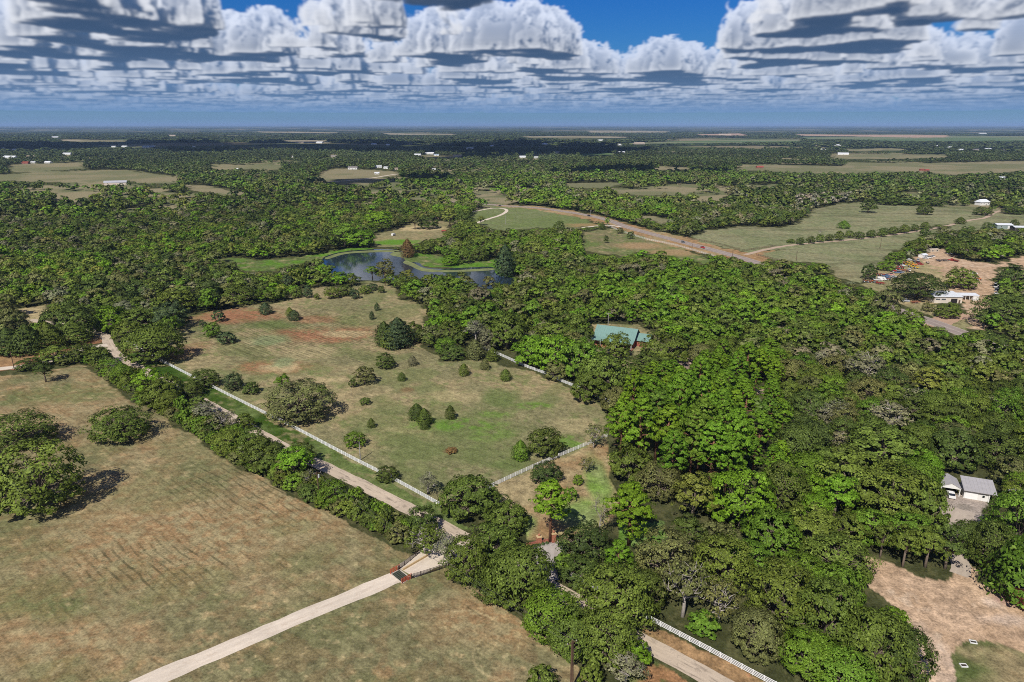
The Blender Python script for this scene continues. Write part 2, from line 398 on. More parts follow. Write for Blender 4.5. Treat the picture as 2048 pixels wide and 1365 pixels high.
# ---- clearings seen in the photograph (kind, polygon)
FIELDS = [
 ('left', [(-700, 745), (-50, 752), (60, 748), (160, 730), (190, 745), (260, 797), (330, 838), (400, 882), (470, 927), (540, 964), (620, 1010), (700, 1050), (800, 1105), (860, 1120), (905, 1135), (910, 1165), (960, 1185), (1080, 1265), (1130, 1315), (1180, 1365), (1260, 1450), (1500, 1900), (-700, 1900)]),
 ('centre', [(262, 690), (330, 700), (345, 668), (380, 634), (480, 613), (575, 603), (600, 582), (640, 575), (700, 578), (740, 562), (790, 575), (800, 600), (840, 610), (850, 640), (845, 690), (880, 722), (985, 722), (1060, 745), (1130, 776), (1210, 812), (1222, 840), (1212, 880), (1100, 925), (988, 972), (880, 1015), (700, 920), (577, 852), (425, 776), (337, 731), (262, 700)]),
 ('verge', [(215, 680), (262, 690), (337, 731), (425, 776), (577, 852), (700, 920), (880, 1015), (940, 1055), (900, 1062), (860, 1050), (700, 955), (564, 890), (470, 838), (362, 781), (262, 720), (232, 692)]),
 ('lawn', [(988, 972), (1100, 925), (1212, 880), (1226, 905), (1222, 960), (1240, 1010), (1200, 1075), (1120, 1082), (1060, 1086), (1035, 1030), (1000, 1000)]),
 ('lawn2', [(1240, 1050), (1330, 1040), (1335, 1075), (1290, 1100), (1240, 1090)]),
 ('lawn3', [(1500, 800), (1512, 795), (1530, 830), (1524, 845), (1508, 832)]),
 ('tanpatch', [(34, 620), (96, 610), (94, 648), (50, 652)]),
 ('strip', [(-60, 722), (-60, 700), (60, 692), (120, 680), (170, 664), (205, 662), (215, 680), (160, 690), (130, 705), (80, 715), (30, 740), (-60, 745)]),
 ('pondbank', [(432, 520), (470, 516), (520, 522), (620, 512), (700, 495), (742, 497), (700, 503), (650, 516), (600, 528), (540, 540), (500, 545), (470, 535)]),
 ('pondbank', [(800, 512), (850, 508), (905, 515), (960, 520), (1000, 520), (1000, 545), (1040, 560), (1000, 566), (960, 548), (900, 536), (850, 532), (812, 522)]),
 ('homefield', [(748, 468), (790, 460), (820, 447), (870, 440), (905, 446), (900, 458), (875, 478), (845, 486), (800, 494), (748, 492)]),
 ('oval', [(945, 424), (990, 412), (1080, 417), (1150, 432), (1196, 450), (1190, 452), (1130, 457), (1060, 457), (1000, 462), (960, 452), (943, 440)]),
 ('trafield', [(1165, 466), (1200, 458), (1240, 457), (1295, 477), (1410, 512), (1420, 532), (1340, 512), (1278, 503), (1244, 514), (1165, 502)]),
 ('shoulder', [(990, 409), (1080, 413), (1190, 429), (1290, 458), (1365, 474), (1470, 502), (1500, 505), (1560, 500), (1520, 530), (1470, 520), (1400, 505), (1330, 490), (1262, 466), (1190, 442), (1060, 418), (990, 413)]),
 ('right', [(1370, 478), (1415, 461), (1490, 453), (1565, 456), (1610, 440), (1622, 421), (1680, 408), (1730, 404), (1795, 411), (1900, 418), (1955, 422), (1952, 432), (1925, 440), (1880, 450), (1700, 478), (1560, 498), (1485, 504), (1415, 487)]),
 ('right', [(1512, 510), (1560, 500), (1620, 486), (1826, 466), (1900, 457), (1912, 462), (1838, 470), (1834, 480), (1806, 496), (1782, 510), (1758, 534), (1717, 565), (1680, 556), (1640, 526), (1590, 524), (1553, 520)]),
 ('right', [(1890, 448), (1930, 440), (1990, 426), (2100, 430), (2300, 440), (2300, 470), (2048, 462), (2000, 460), (1950, 462), (1900, 458)]),
 ('yard', [(1838, 506), (1882, 498), (1929, 522), (1997, 530), (2040, 512), (2100, 520), (2300, 560), (2300, 590), (2050, 560), (2030, 525), (1998, 541), (1987, 558), (1994, 582), (1975, 610), (1962, 640), (1975, 660), (1920, 660), (1930, 602), (1900, 575), (1881, 560), (1830, 545), (1860, 540), (1825, 530)]),
 ('yardgrass', [(1720, 570), (1745, 545), (1800, 520), (1850, 520), (1900, 555), (1900, 580), (1870, 602), (1940, 650), (1920, 680), (1870, 640), (1800, 605), (1770, 590)]),
 ('dirtlot', [(1731, 1176), (1736, 1140), (1738, 1112), (1780, 1125), (1830, 1145), (1906, 1167), (1913, 1140), (1928, 1120), (1948, 1140), (1956, 1165), (2000, 1180), (2048, 1200), (2250, 1260), (2250, 1420), (2048, 1308), (2010, 1290), (1976, 1281), (1935, 1277), (1910, 1310), (1899, 1365), (1870, 1600), (1790, 1600), (1826, 1365), (1844, 1315), (1838, 1275), (1800, 1225), (1765, 1195)]),
 ('plot', [(1899, 1365), (1906, 1315), (1935, 1276), (1976, 1279), (2010, 1290), (2048, 1306), (2250, 1420), (2400, 1700), (1860, 1700)]),
 ('court', [(1882, 1000), (1890, 985), (1965, 1000), (1966, 1030), (1950, 1045), (1900, 1040), (1878, 1020)]),
 ('gatecourt', [(1055, 1095), (1085, 1088), (1125, 1083), (1122, 1105), (1105, 1118), (1105, 1145), (1092, 1148), (1085, 1115), (1060, 1103)]),
 ('verge2', [(1280, 1255), (1330, 1262), (1560, 1375), (1650, 1420), (1600, 1440), (1500, 1380), (1280, 1275)]),
 ('verge2', [(1262, 1300), (1300, 1320), (1420, 1390), (1300, 1420), (1240, 1360)]),
 ('house', [(1188, 650), (1285, 650), (1330, 690), (1330, 730), (1270, 745), (1190, 712)]),
 ('patch', [(1355, 730), (1362, 710), (1386, 710), (1384, 742)]),
 ('patch', [(1505, 777), (1540, 778), (1545, 786), (1508, 787)]),
 # far fields
 ('far', [(15, 330), (60, 328), (165, 325), (168, 338), (60, 344), (20, 345)]),
 ('far', [(-200, 352), (0, 350), (70, 344), (135, 343), (200, 340), (260, 341), (350, 353), (360, 367), (290, 368), (250, 362), (150, 366), (0, 362), (-200, 366)]),
 ('far', [(365, 369), (410, 372), (495, 386), (485, 391), (430, 386), (380, 382)]),
 ('far', [(420, 328), (480, 330), (565, 332), (560, 340), (480, 339), (425, 341)]),
 ('far', [(640, 346), (665, 337), (700, 338), (790, 343), (800, 350), (770, 356), (745, 368), (690, 370), (645, 362)]),
 ('far', [(542, 388), (580, 388), (580, 391), (542, 391)]),
 ('far', [(945, 383), (985, 383), (985, 389), (950, 390)]),
 ('far', [(1130, 367), (1200, 366), (1260, 365), (1215, 376), (1160, 377), (1130, 373)]),
 ('far', [(1225, 381), (1340, 379), (1420, 381), (1350, 387), (1300, 392), (1240, 388)]),
 ('far', [(1270, 431), (1310, 433), (1345, 440), (1330, 448), (1290, 440)]),
 ('far', [(1305, 336), (1380, 335), (1385, 340), (1310, 341)]),
 ('far', [(1450, 340), (1528, 329), (1600, 331), (1690, 333), (1697, 325), (1830, 327), (2048, 322), (2300, 322), (2300, 345), (2048, 344), (1900, 350), (1850, 345), (1700, 346), (1600, 346), (1520, 343)]),
 ('far', [(1660, 311), (1700, 308), (1810, 310), (1890, 309), (1900, 316), (1830, 318), (1700, 319), (1662, 318)]),
 ('far', [(1690, 298), (1780, 297), (1850, 300), (1780, 302), (1700, 303)]),
 ('fargreen', [(1180, 290), (1350, 283), (1420, 281), (1600, 279), (1600, 284), (1400, 287), (1300, 288)]),
 ('fargreen', [(1600, 275), (1720, 274), (1900, 272), (2100, 273), (2300, 273), (2300, 284), (2048, 282), (1800, 283), (1720, 280), (1620, 279)]),
 ('farsoil', [(1590, 269), (1700, 269.5), (1895, 271), (1895, 275), (1830, 275.5), (1700, 273), (1600, 272)]),
 ('farsoil', [(1390, 269), (1480, 267), (1500, 272), (1400, 271)]),
 ('fardry', [(1040, 273), (1200, 272.5), (1280, 275), (1180, 277), (1060, 276)]),
 ('fardry', [(110, 280), (150, 279), (255, 281), (255, 284), (150, 285)]),
 ('fardry', [(560, 281), (650, 281), (660, 286), (600, 287)]),
 ('fardry', [(515, 263), (680, 265), (660, 267), (520, 266)]),
 ('fardry', [(760, 266), (920, 268), (900, 271), (780, 270)]),
 ('fardry', [(1175, 262), (1340, 262), (1330, 266), (1180, 266)]),
 ('fardry', [(840, 311), (920, 313), (915, 317), (850, 316)]),
 ('fargreen', [(1160, 308), (1220, 305), (1230, 312), (1165, 313)]),
]
POND = [(640, 528), (650, 514), (680, 505), (730, 500), (780, 499), (810, 505), (806, 516), (818, 524), (838, 526), (850, 535), (880, 538), (930, 536), (984, 534), (990, 545), (1000, 552), (1040, 560), (1052, 570), (1000, 574), (985, 582), (950, 588), (940, 574), (915, 566), (880, 566), (830, 568), (760, 562), (700, 560), (655, 550)]

def road_dir():
    a = G(362, 781); b = G(890, 1055); d = (b[0] - a[0], b[1] - a[1]); l = math.hypot(*d); return d[0] / l, d[1] / l
RD = road_dir()
C = lambda *a: np.array(a, np.float32)
def cover_colour(x, y):
    n = len(x)
    rr = np.hypot(x, y)
    jx = (fb2(x / 9, y / 9, 3, 1) - .5); jy = (fb2(x / 9, y / 9, 3, 2) - .5)
    js = np.clip(rr / 60, 1.6, 60)
    xj, yj = x + jx * js * 1.5, y + jy * js * 1.5
    front = yj > 60
    px, py = PJ(np.where(front, xj, 0), np.where(front, yj, 100.0)); px = np.where(front, px, -9999); py = np.where(front, py, -9999)
    a1 = fb2(x / 38, y / 38, 4, 3)[:, None]; a2 = fb2(x / 9, y / 9, 4, 4)[:, None]; a3 = fb2(x / 2.2, y / 2.2, 3, 5)[:, None]; a4 = n2(x / .8, y / .8, 7)[:, None]
    s_ = x * (-RD[1]) + y * RD[0]; t_ = x * RD[0] + y * RD[1]
    row = fb2(t_ / 14, s_ / 1.3, 2, 12)[:, None]                        # streaks along the mowing direction
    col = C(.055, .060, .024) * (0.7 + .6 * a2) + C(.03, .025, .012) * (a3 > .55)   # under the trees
    tan, dry, grn, grey, soil, brt = C(.345, .275, .145), C(.270, .168, .082), C(.105, .138, .042), C(.205, .186, .092), C(.33, .145, .078), C(.105, .215, .024)
    lerp = lambda a, b, f: a * (1 - f) + b * f
    def grassy(p, q, r, k=1.0):
        g = lerp(p, q, sstep(.40, .62, a1 * .55 + a2 * .45))
        g = lerp(g, r, sstep(.56, .70, a2 * .5 + a3 * .5) * .7)
        return g * (0.52 + .52 * a3 + .50 * a4 * k)
    mow = np.zeros(n, np.float32)
    def dist_blob(cx, cy, rx, ry, nz=.35):
        bx, by = G(cx, cy); ex = abs(G(cx + rx, cy)[0] - bx); ey = abs(G(cx, cy - ry)[1] - G(cx, cy + ry)[1]) / 2
        d = np.sqrt(((x - bx) / ex) ** 2 + ((y - by) / ey) ** 2)
        return sstep(1.15, .45, d + (a2[:, 0] - .5) * 2 * nz + (a3[:, 0] - .5) * nz * 1.6)[:, None]
    # pasture default for what lies outside the frame
    out = grassy(grey, tan, grn)
    off = (px < -250) | (px > 2300) | (py > 1500) | ~front
    far = (rr > 3000)
    patch = fb2(x / 900, y / 420, 3, 40)[:, None]
    fcol = lerp(C(.030, .042, .018), lerp(C(.20, .17, .10), C(.09, .11, .045), sstep(.4, .6, fb2(x / 500, y / 500, 2, 44)[:, None])), sstep(.585, .62, patch))
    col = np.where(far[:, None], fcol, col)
    opn = (rr > 930) & (rr <= 3200) & (fb2(x / 170, y / 170, 3, 91) >= .595)
    col = np.where(opn[:, None], lerp(C(.25, .215, .125), C(.14, .15, .07), sstep(.4, .6, fb2(x / 60, y / 60, 3, 92)[:, None])), col)
    col = np.where((off & ~far)[:, None], np.where(a1 > .5, out, col), col)
    for kind, poly in FIELDS:
        k = pip(px, py, poly)
        if not k.any(): continue
        if kind == 'left':
            g = grassy(grey * .92, tan * .86, dry * 1.0)
            br = np.maximum(dist_blob(330, 1080, 300, 110), dist_blob(600, 1020, 170, 60)); br = np.maximum(br, dist_blob(1000, 1230, 160, 70))
            br = np.maximum(br, dist_blob(100, 1290, 200, 80) * .8)
            g = lerp(g, lerp(tan * 1.0, dry * 1.15, sstep(.4, .6, a3)), br * .8)
            g = lerp(g, grn * 1.05, np.maximum(dist_blob(120, 790, 160, 22) * .55, dist_blob(60, 1200, 140, 60) * .5))
            g = lerp(g, grn * .9, np.maximum(dist_blob(250, 1150, 60, 40), dist_blob(640, 1240, 150, 60)) * .25)
            g = lerp(g, grn * .95, sstep(.52, .62, fb2(x / 16, y / 16, 3, 71)[:, None]) * .30)
            w = np.maximum(dist_blob(560, 960, 230, 90, .2), dist_blob(300, 1130, 200, 60, .2))
            mow = np.where(k, (.42 + .58 * w[:, 0]), mow)
            g = lerp(g, dry * .75, sstep(.50, .60, fb2(x / 3.1, y / 3.1, 3, 73)[:, None]) * .35)
            g = lerp(g, tan * 1.3, sstep(.70, .78, a3) * .5)
            for (cx, cy, rp, arc) in ((925, 1270, 13, 1), (950, 1262, 9, 1), (1010, 1310, 11, 1), (330, 1180, 10, .6), (860, 1230, 8, .8)):
                bx, by = G(cx, cy); dd = np.hypot(x - bx, y - by)[:, None]
                ang = np.arctan2(y - by, x - bx)[:, None]
                g = lerp(g, tan * 1.35, sstep(.36, .16, np.abs(dd - rp * .62)) * .5 * sstep(-.6, .3, np.sin(ang + cx)) * sstep(.3, .55, a2 * .5 + a3 * .5))
        elif kind == 'centre':
            g = lerp(grassy(grey * 1.0, tan * .9, grn * 1.1), grn * 1.15, sstep(.5, .62, fb2(x / 13, y / 13, 3, 75)[:, None]) * .45)
            g = lerp(g, soil, np.maximum.reduce([dist_blob(655, 668, 120, 20), dist_blob(470, 632, 110, 18), dist_blob(545, 735, 90, 16) * .8, dist_blob(380, 700, 40, 25) * .5, dist_blob(630, 640, 60, 10) * .7]) * .88 * sstep(.3, .6, a3 + row * .3))
            g = lerp(g, tan * 1.3, np.maximum.reduce([dist_blob(690, 668, 60, 8), dist_blob(560, 735, 45, 12), dist_blob(620, 705, 60, 16) * .6, dist_blob(660, 760, 45, 5), dist_blob(815, 858, 60, 12) * .6, dist_blob(905, 795, 70, 16) * .6, dist_blob(1150, 850, 60, 18) * .5]) * .8)
            g = lerp(g, C(.20, .26, .12), np.maximum.reduce([dist_blob(540, 680, 50, 12), dist_blob(565, 725, 26, 10), dist_blob(640, 655, 70, 8) * .5]) * .7)
            g = lerp(g, grn * 1.15, np.maximum.reduce([dist_blob(545, 650, 60, 10), dist_blob(1000, 795, 40, 22), dist_blob(1020, 930, 55, 16), dist_blob(900, 870, 190, 70, .5) * .6, dist_blob(720, 640, 60, 20) * .5]) * .85)
            g = lerp(g, brt * 1.05, np.maximum.reduce([dist_blob(915, 850, 100, 13, .6), dist_blob(1070, 812, 45, 9), dist_blob(1000, 830, 40, 9, .6) * .8, dist_blob(1140, 885, 35, 16), dist_blob(860, 850, 20, 16), dist_blob(985, 870, 60, 14, .7) * .6]) * .75 * sstep(.30, .55, a3))
            g = lerp(g, dry * .7, np.maximum(dist_blob(815, 780, 14, 6), dist_blob(900, 903, 16, 5)) * .8)
            w = np.maximum(dist_blob(600, 660, 260, 60, .2), dist_blob(760, 700, 130, 40, .2) * .6)
            g = g * (1 - .25 * sstep(.52, .62, row) * w); mow = np.where(k, .32 + .68 * w[:, 0], mow)
        elif kind == 'verge': g = lerp(grassy(grn * 1.1, brt * .35, tan * .7), dry * .9, dist_blob(240, 700, 40, 20) * .5)
        elif kind == 'lawn': g = lerp(grassy(tan * .9, dry, grey), grassy(brt * 1.2, C(.2, .27, .1), grn), np.maximum.reduce([dist_blob(1195, 960, 30, 55, .15), dist_blob(1160, 1030, 60, 40, .2), dist_blob(1050, 1050, 30, 30)]) * .8)
        elif kind in ('lawn2', 'lawn3'): g = grassy(brt * .9, C(.16, .22, .07), grn)
        elif kind in ('tanpatch', 'patch', 'house'): g = grassy(tan * 1.1, grey, grn) if kind != 'patch' else grassy(C(.42, .30, .24), C(.36, .27, .2), tan)
        elif kind == 'strip': g = lerp(grassy(dry, soil * .9, grey), tan, dist_blob(150, 672, 60, 12))
        elif kind == 'pondbank': g = grassy(brt * .9, grn, tan * .8)
        elif kind == 'homefield': g = lerp(grassy(grey, tan * .8, grn), brt, dist_blob(790, 485, 60, 7)); g = lerp(g, tan * 1.3, dist_blob(840, 457, 60, 6))
        elif kind == 'oval': g = lerp(grassy(C(.16, .20, .07), C(.20, .22, .1), grn, .4), dry * 1.2, dist_blob(1180, 452, 60, 6) * .7)
        elif kind == 'trafield': g = lerp(grassy(grn * 1.3, grey, tan, .4), lerp(tan, soil, .4), np.maximum(dist_blob(1280, 492, 60, 8), dist_blob(1350, 505, 70, 8)) * .8)
        elif kind == 'shoulder': g = grassy(dry * 1.1, tan * .9, soil)
        elif kind == 'right':
            g = grassy(C(.20, .215, .105), C(.255, .245, .135), grey, .6) * 1.0
            g = lerp(g, tan, dist_blob(1600, 545, 120, 22, .5) * .4); g = g * (1 - .25 * sstep(.56, .64, fb2(x / 40, y / 9, 3, 15)[:, None]))
        elif kind in ('yard', 'dirtlot'):
            g = grassy(C(.47, .33, .215), C(.42, .285, .175), C(.50, .39, .28)) * .97
            if kind == 'dirtlot': g = lerp(g, C(.55, .44, .35), np.maximum.reduce([dist_blob(1985, 1205, 25, 14), dist_blob(2020, 1240, 60, 12) * .8, dist_blob(1870, 1300, 40, 60) * .6, dist_blob(1860, 1345, 40, 50) * .6]) * .6); g = lerp(g, C(.40, .26, .2), dist_blob(2010, 1200, 30, 14)) ; g = lerp(g, grn * .8, dist_blob(1975, 1160, 22, 14) * .9)
        elif kind == 'yardgrass': g = grassy(grey * 1.1, tan, grn)
        elif kind == 'plot': g = grassy(grn * .8, tan * .75, dry * .8); g = lerp(g, grn * .75, np.maximum(dist_blob(1915, 1320, 25, 40), dist_blob(1960, 1285, 50, 10)) * .7)
        elif kind == 'court': g = lerp(C(.36, .30, .25) * (0.8 + .4 * a3), C(.22, .19, .155), dist_blob(1930, 1015, 22, 9, .1) * .8)
        elif kind == 'gatecourt': g = C(.33, .30, .27) * (0.85 + .3 * a3)
        elif kind == 'verge2': g = grassy(dry, grn * .9, soil * .9)
        elif kind == 'far': g = lerp(C(.235, .205, .12), C(.165, .165, .085), sstep(.4, .6, fb2(x / 90, y / 90, 3, 50)[:, None]))
        elif kind == 'fargreen': g = lerp(C(.10, .15, .06), C(.18, .19, .10), sstep(.45, .6, fb2(x / 900, y / 300, 2, 52)[:, None]))
        elif kind == 'farsoil': g = C(.40, .27, .19) + 0 * a1
        else: g = lerp(C(.33, .28, .19), C(.2, .18, .10), sstep(.4, .6, fb2(x / 400, y / 400, 2, 53)[:, None]))
        col = np.where(k[:, None], g, col)
    # gravel shoulders beside the county road
    return np.concatenate([np.clip(col, 0.01, .8), mow[:, None]], 1)

def make_ground():
    azf = np.concatenate([np.arange(-180, -56, 4.0), np.arange(-56, -40, .6), np.arange(-40, 40, .17), np.arange(40, 56, .6), np.arange(56, 180, 4.0)])
    azf = np.radians(azf)
    r = [0.5, 20, 45, 65]
    q = 80.0
    while q < 1400: r.append(q); q *= 1.0048
    while q < 90000: r.append(q); q *= 1.018
    r = np.array(r); na, nr = len(azf), len(r)
    A, Rr = np.meshgrid(azf, r, indexing='ij')
    X = (np.sin(A) * Rr).ravel(); Y = (np.cos(A) * Rr).ravel()
    col = cover_colour(X, Y).astype(np.float32)
    rr = np.hypot(X, Y)
    Z = (fb2(X / 3500, Y / 3500, 3, 60) - .5) * 46 * sstep(5000, 14000, rr)
    i = np.arange(na)[:, None]; j = np.arange(nr - 1)[None, :]
    i2 = (i + 1) % na
    Fq = np.stack([i * nr + j, i2 * nr + j, i2 * nr + j + 1, i * nr + j + 1], -1).reshape(-1, 4)[:, ::-1]
    m, nt, b = nmat('ground_cover')
    at = nt.nodes.new('ShaderNodeAttribute'); at.attribute_name = 'cover'
    g = nt.nodes.new('ShaderNodeNewGeometry')
    n1 = noise_node(nt, 1.6, 4, g.outputs['Position'], .7); n2_ = noise_node(nt, 0.35, 3, g.outputs['Position'], .6)
    v = M(nt, 'ADD', M(nt, 'MULTIPLY', n1.outputs[0], 1.1), M(nt, 'MULTIPLY', n2_.outputs[0], .7))
    v = M(nt, 'MULTIPLY_ADD', v, 1.9, -.70)
    vm = nt.nodes.new('ShaderNodeVectorMath'); vm.operation = 'SCALE'; nt.links.new(at.outputs['Color'], vm.inputs[0]); nt.links.new(v, vm.inputs['Scale'])
    # drill rows and mower lines: thin dark broken strokes along the field
    sp = nt.nodes.new('ShaderNodeSeparateXYZ'); nt.links.new(g.outputs['Position'], sp.inputs[0])
    ss = M(nt, 'ADD', M(nt, 'MULTIPLY', sp.outputs[0], -RD[1]), M(nt, 'MULTIPLY', sp.outputs[1], RD[0])); tt = M(nt, 'ADD', M(nt, 'MULTIPLY', sp.outputs[0], RD[0]), M(nt, 'MULTIPLY', sp.outputs[1], RD[1]))
    wob = noise_node(nt, .05, 2, g.outputs['Position']); ss2 = M(nt, 'ADD', ss, M(nt, 'MULTIPLY', wob.outputs[0], 3.0))
    ln = M(nt, 'SINE', M(nt, 'MULTIPLY', ss2, 2 * math.pi / 2.0)); ln = ramp(nt, ln, [(.35, (0, 0, 0)), (.85, (1, 1, 1))])
    cb = nt.nodes.new('ShaderNodeCombineXYZ'); nt.links.new(M(nt, 'MULTIPLY', tt, .16), cb.inputs[0]); nt.links.new(M(nt, 'MULTIPLY', ss, .42), cb.inputs[1])
    brk = noise_node(nt, 1.0, 3, cb.outputs[0], .6); bk = ramp(nt, brk.outputs[0], [(.38, (0, 0, 0)), (.60, (1, 1, 1))])
    st = M(nt, 'MULTIPLY', M(nt, 'MULTIPLY', ln, bk), M(nt, 'MULTIPLY', at.outputs['Alpha'], .60))
    sp2 = ramp(nt, noise_node(nt, 1.5, 3, g.outputs['Position'], .8).outputs[0], [(.57, (0, 0, 0)), (.64, (1, 1, 1))])
    sp3 = ramp(nt, noise_node(nt, .75, 5, g.outputs['Position'], .85).outputs[0], [(.53, (0, 0, 0)), (.62, (1, 1, 1))])
    cc = mixc(nt, vm.outputs[0], (.42, .35, .21), M(nt, 'MULTIPLY', sp2, M(nt, 'MULTIPLY_ADD', at.outputs['Alpha'], .75, .05)))
    cc = mixc(nt, cc, (.055, .06, .026), M(nt, 'MULTIPLY', sp3, M(nt, 'MULTIPLY_ADD', at.outputs['Alpha'], .62, .14)))
    cc = mixc(nt, cc, (.045, .045, .022), st)
    nt.links.new(cc, b.inputs['Base Color']); b.inputs['Roughness'].default_value = 1.0; b.inputs['Specular IOR Level'].default_value = 0.0
    bp = nt.nodes.new('ShaderNodeBump'); bp.inputs['Strength'].default_value = .5; bp.inputs['Distance'].default_value = .25
    nt.links.new(n1.outputs[0], bp.inputs['Height']); nt.links.new(bp.outputs[0], b.inputs['Normal'])
    me = mesh_np('ground', np.stack([X, Y, Z], -1), Fq, [m], False, 4, {'cover': ('FLOAT_COLOR', col)})
    o = link('ground', me); tag(o, kind='structure')
make_ground()

# ------------------------------------------------------------------ roads, drives, water
def spline(P, step=4.0):
    P = [Vector((p[0], p[1])) for p in P]; out = []
    for i in range(len(P) - 1):
        p0 = P[max(i - 1, 0)]; p1 = P[i]; p2 = P[i + 1]; p3 = P[min(i + 2, len(P) - 1)]
        n = max(2, int((p2 - p1).length / step))
        for k in range(n):
            t = k / n
            out.append(0.5 * ((2 * p1) + (p2 - p0) * t + (2 * p0 - 5 * p1 + 4 * p2 - p3) * t * t + (3 * p1 - p0 - 3 * p2 + p3) * t ** 3))
    out.append(P[-1]); return out
def strip_mesh(name, line, widths, z, mat, rag=0.0, nw=4, kind='structure', off=0.0):
    L = line; V = []; Fq = []; uv = []
    d = 0
    for i, p in enumerate(L):
        t = (L[min(i + 1, len(L) - 1)] - L[max(i - 1, 0)]).normalized(); nrm = Vector((-t.y, t.x))
        w = widths(i / (len(L) - 1)) if callable(widths) else widths
        if i: d += (p - L[i - 1]).length
        for k in range(nw + 1):
            s = k / nw - .5
            e = (R_.random() - .5) * rag if k in (0, nw) else 0
            q = p + nrm * (s * w + e + off); V.append((q.x, q.y, z)); uv.append((s * w, d, 0))
    for i in range(len(L) - 1):
        for k in range(nw): a = i * (nw + 1) + k; Fq.append((a, a + 1, a + nw + 2, a + nw + 1))
    me = mesh_np(name, np.array(V), np.array(Fq)[:, ::-1], [mat], False, 4, {'along': ('FLOAT_VECTOR', np.array(uv))})
    o = link(name, me); tag(o, kind=kind); return o
def road_mat(name, base, dark, streak=0.5, edge=None):
    m, nt, b = nmat(name)
    at = nt.nodes.new('ShaderNodeAttribute'); at.attribute_name = 'along'
    sp = nt.nodes.new('ShaderNodeSeparateXYZ'); nt.links.new(at.outputs['Vector'], sp.inputs[0])
    cb = nt.nodes.new('ShaderNodeCombineXYZ'); nt.links.new(sp.outputs[0], cb.inputs[0]); nt.links.new(M(nt, 'MULTIPLY', sp.outputs[1], .12), cb.inputs[1])
    n1 = noise_node(nt, 1.3, 4, cb.outputs[0], .65)
    g = nt.nodes.new('ShaderNodeNewGeometry'); n2_ = noise_node(nt, 2.5, 4, g.outputs['Position'], .7); n3_ = noise_node(nt, .12, 3, g.outputs['Position'], .6)
    c = mixc(nt, base, dark, M(nt, 'MULTIPLY', ramp(nt, n1.outputs[0], [(.52, (0, 0, 0)), (.66, (1, 1, 1))]), streak))
    trk = M(nt, 'ABSOLUTE', M(nt, 'SUBTRACT', M(nt, 'ABSOLUTE', sp.outputs[0]), .95)); trk = ramp(nt, trk, [(.15, (1, 1, 1)), (.55, (0, 0, 0))])
    c = mixc(nt, c, tuple(min(1, k_ * 1.12) for k_ in base), M(nt, 'MULTIPLY', trk, .55))
    n4_ = noise_node(nt, .45, 5, g.outputs['Position'], .7); c = mixc(nt, c, dark, M(nt, 'MULTIPLY', ramp(nt, n4_.outputs[0], [(.56, (0, 0, 0)), (.62, (1, 1, 1))]), .35))
    f = M(nt, 'MULTIPLY_ADD', n2_.outputs[0], .5, .75); f = M(nt, 'MULTIPLY', f, M(nt, 'MULTIPLY_ADD', n3_.outputs[0], .5, .75))
    vm = nt.nodes.new('ShaderNodeVectorMath'); vm.operation = 'SCALE'; nt.links.new(c, vm.inputs[0]); nt.links.new(f, vm.inputs['Scale'])
    nt.links.new(vm.outputs[0], b.inputs['Base Color']); b.inputs['Roughness'].default_value = .92; b.inputs['Specular IOR Level'].default_value = .15
    return m
gp = lambda pts: [G(*p) for p in pts]
M_TAR = road_mat('worn_tar_and_chip', (.50, .405, .30), (.14, .11, .085), .6)
M_GRAVEL = road_mat('pale_gravel', (.62, .53, .42), (.48, .38, .28), .5)
M_HWY = road_mat('highway_asphalt', (.30, .24, .205), (.12, .10, .095), .3)
M_CONC = road_mat('stained_concrete', (.38, .34, .30), (.27, .22, .18), .4)
county_line = spline(gp([(60, 640), (150, 655), (205, 668), (219, 692), (239, 713), (284, 739), (362, 781), (465, 836), (564, 893), (700, 958), (890, 1056), (1090, 1166), (1285, 1283), (1400, 1346), (1600, 1460), (1900, 1640)]), 4)
strip_mesh('county_road', county_line, 4.9, .03, M_TAR, .45)
drive_line = spline(gp([(160, 1420), (294, 1365), (500, 1277), (650, 1214), (797, 1153)]), 3)
strip_mesh('gravel_drive', drive_line, lambda t: 4.6 + 0.3 * math.sin(t * 9), .028, M_GRAVEL, .55)
apron = spline(gp([(812, 1145), (850, 1122), (905, 1098), (935, 1085)]), 2)
strip_mesh('gravel_apron', apron, lambda t: 7 + 5 * t, .024, M_GRAVEL, .3)
hwy_pts = [(900, 404), (960, 408), (1010, 412), (1080, 417), (1190, 434), (1262, 457), (1340, 478), (1405, 495), (1475, 514), (1560, 541), (1660, 575), (1782, 617), (1874, 648), (2000, 695), (2200, 765)]
hwy_line = spline(gp(hwy_pts), 8)
strip_mesh('highway', hwy_line, 11.5, .06, M_HWY, .3)
for i, o_ in enumerate((-5.0, 0.0, 5.0)):
    strip_mesh('road_marking', hwy_line, .22, .075, plain('faded_road_paint', (.62, .58, .45), .8, .2, .4), 0, 1, off=o_)
ranch_line = spline(gp([(1490, 510), (1530, 500), (1560, 494), (1600, 489), (1700, 480), (1800, 468), (1880, 455), (1940, 441), (1970, 436), (1990, 425), (2010, 420)]), 6)
strip_mesh('ranch_track', ranch_line, 5.0, .05, road_mat('pale_track', (.43, .32, .23), (.33, .25, .17), .4), .8)
strip_mesh('farm_drive', spline(gp([(945, 424), (985, 417), (1008, 418), (1013, 423), (1000, 431), (975, 439), (945, 449)]), 6), 4.6, .05, M_GRAVEL, .4)
strip_mesh('side_drive', spline(gp([(1130, 460), (1180, 454), (1215, 451), (1245, 455)]), 6), 5.0, .05, M_GRAVEL, .4)
strip_mesh('hill_track', spline(gp([(600, 368), (680, 363), (740, 357), (800, 348), (860, 346)]), 12), 7.0, .08, M_GRAVEL, .4)
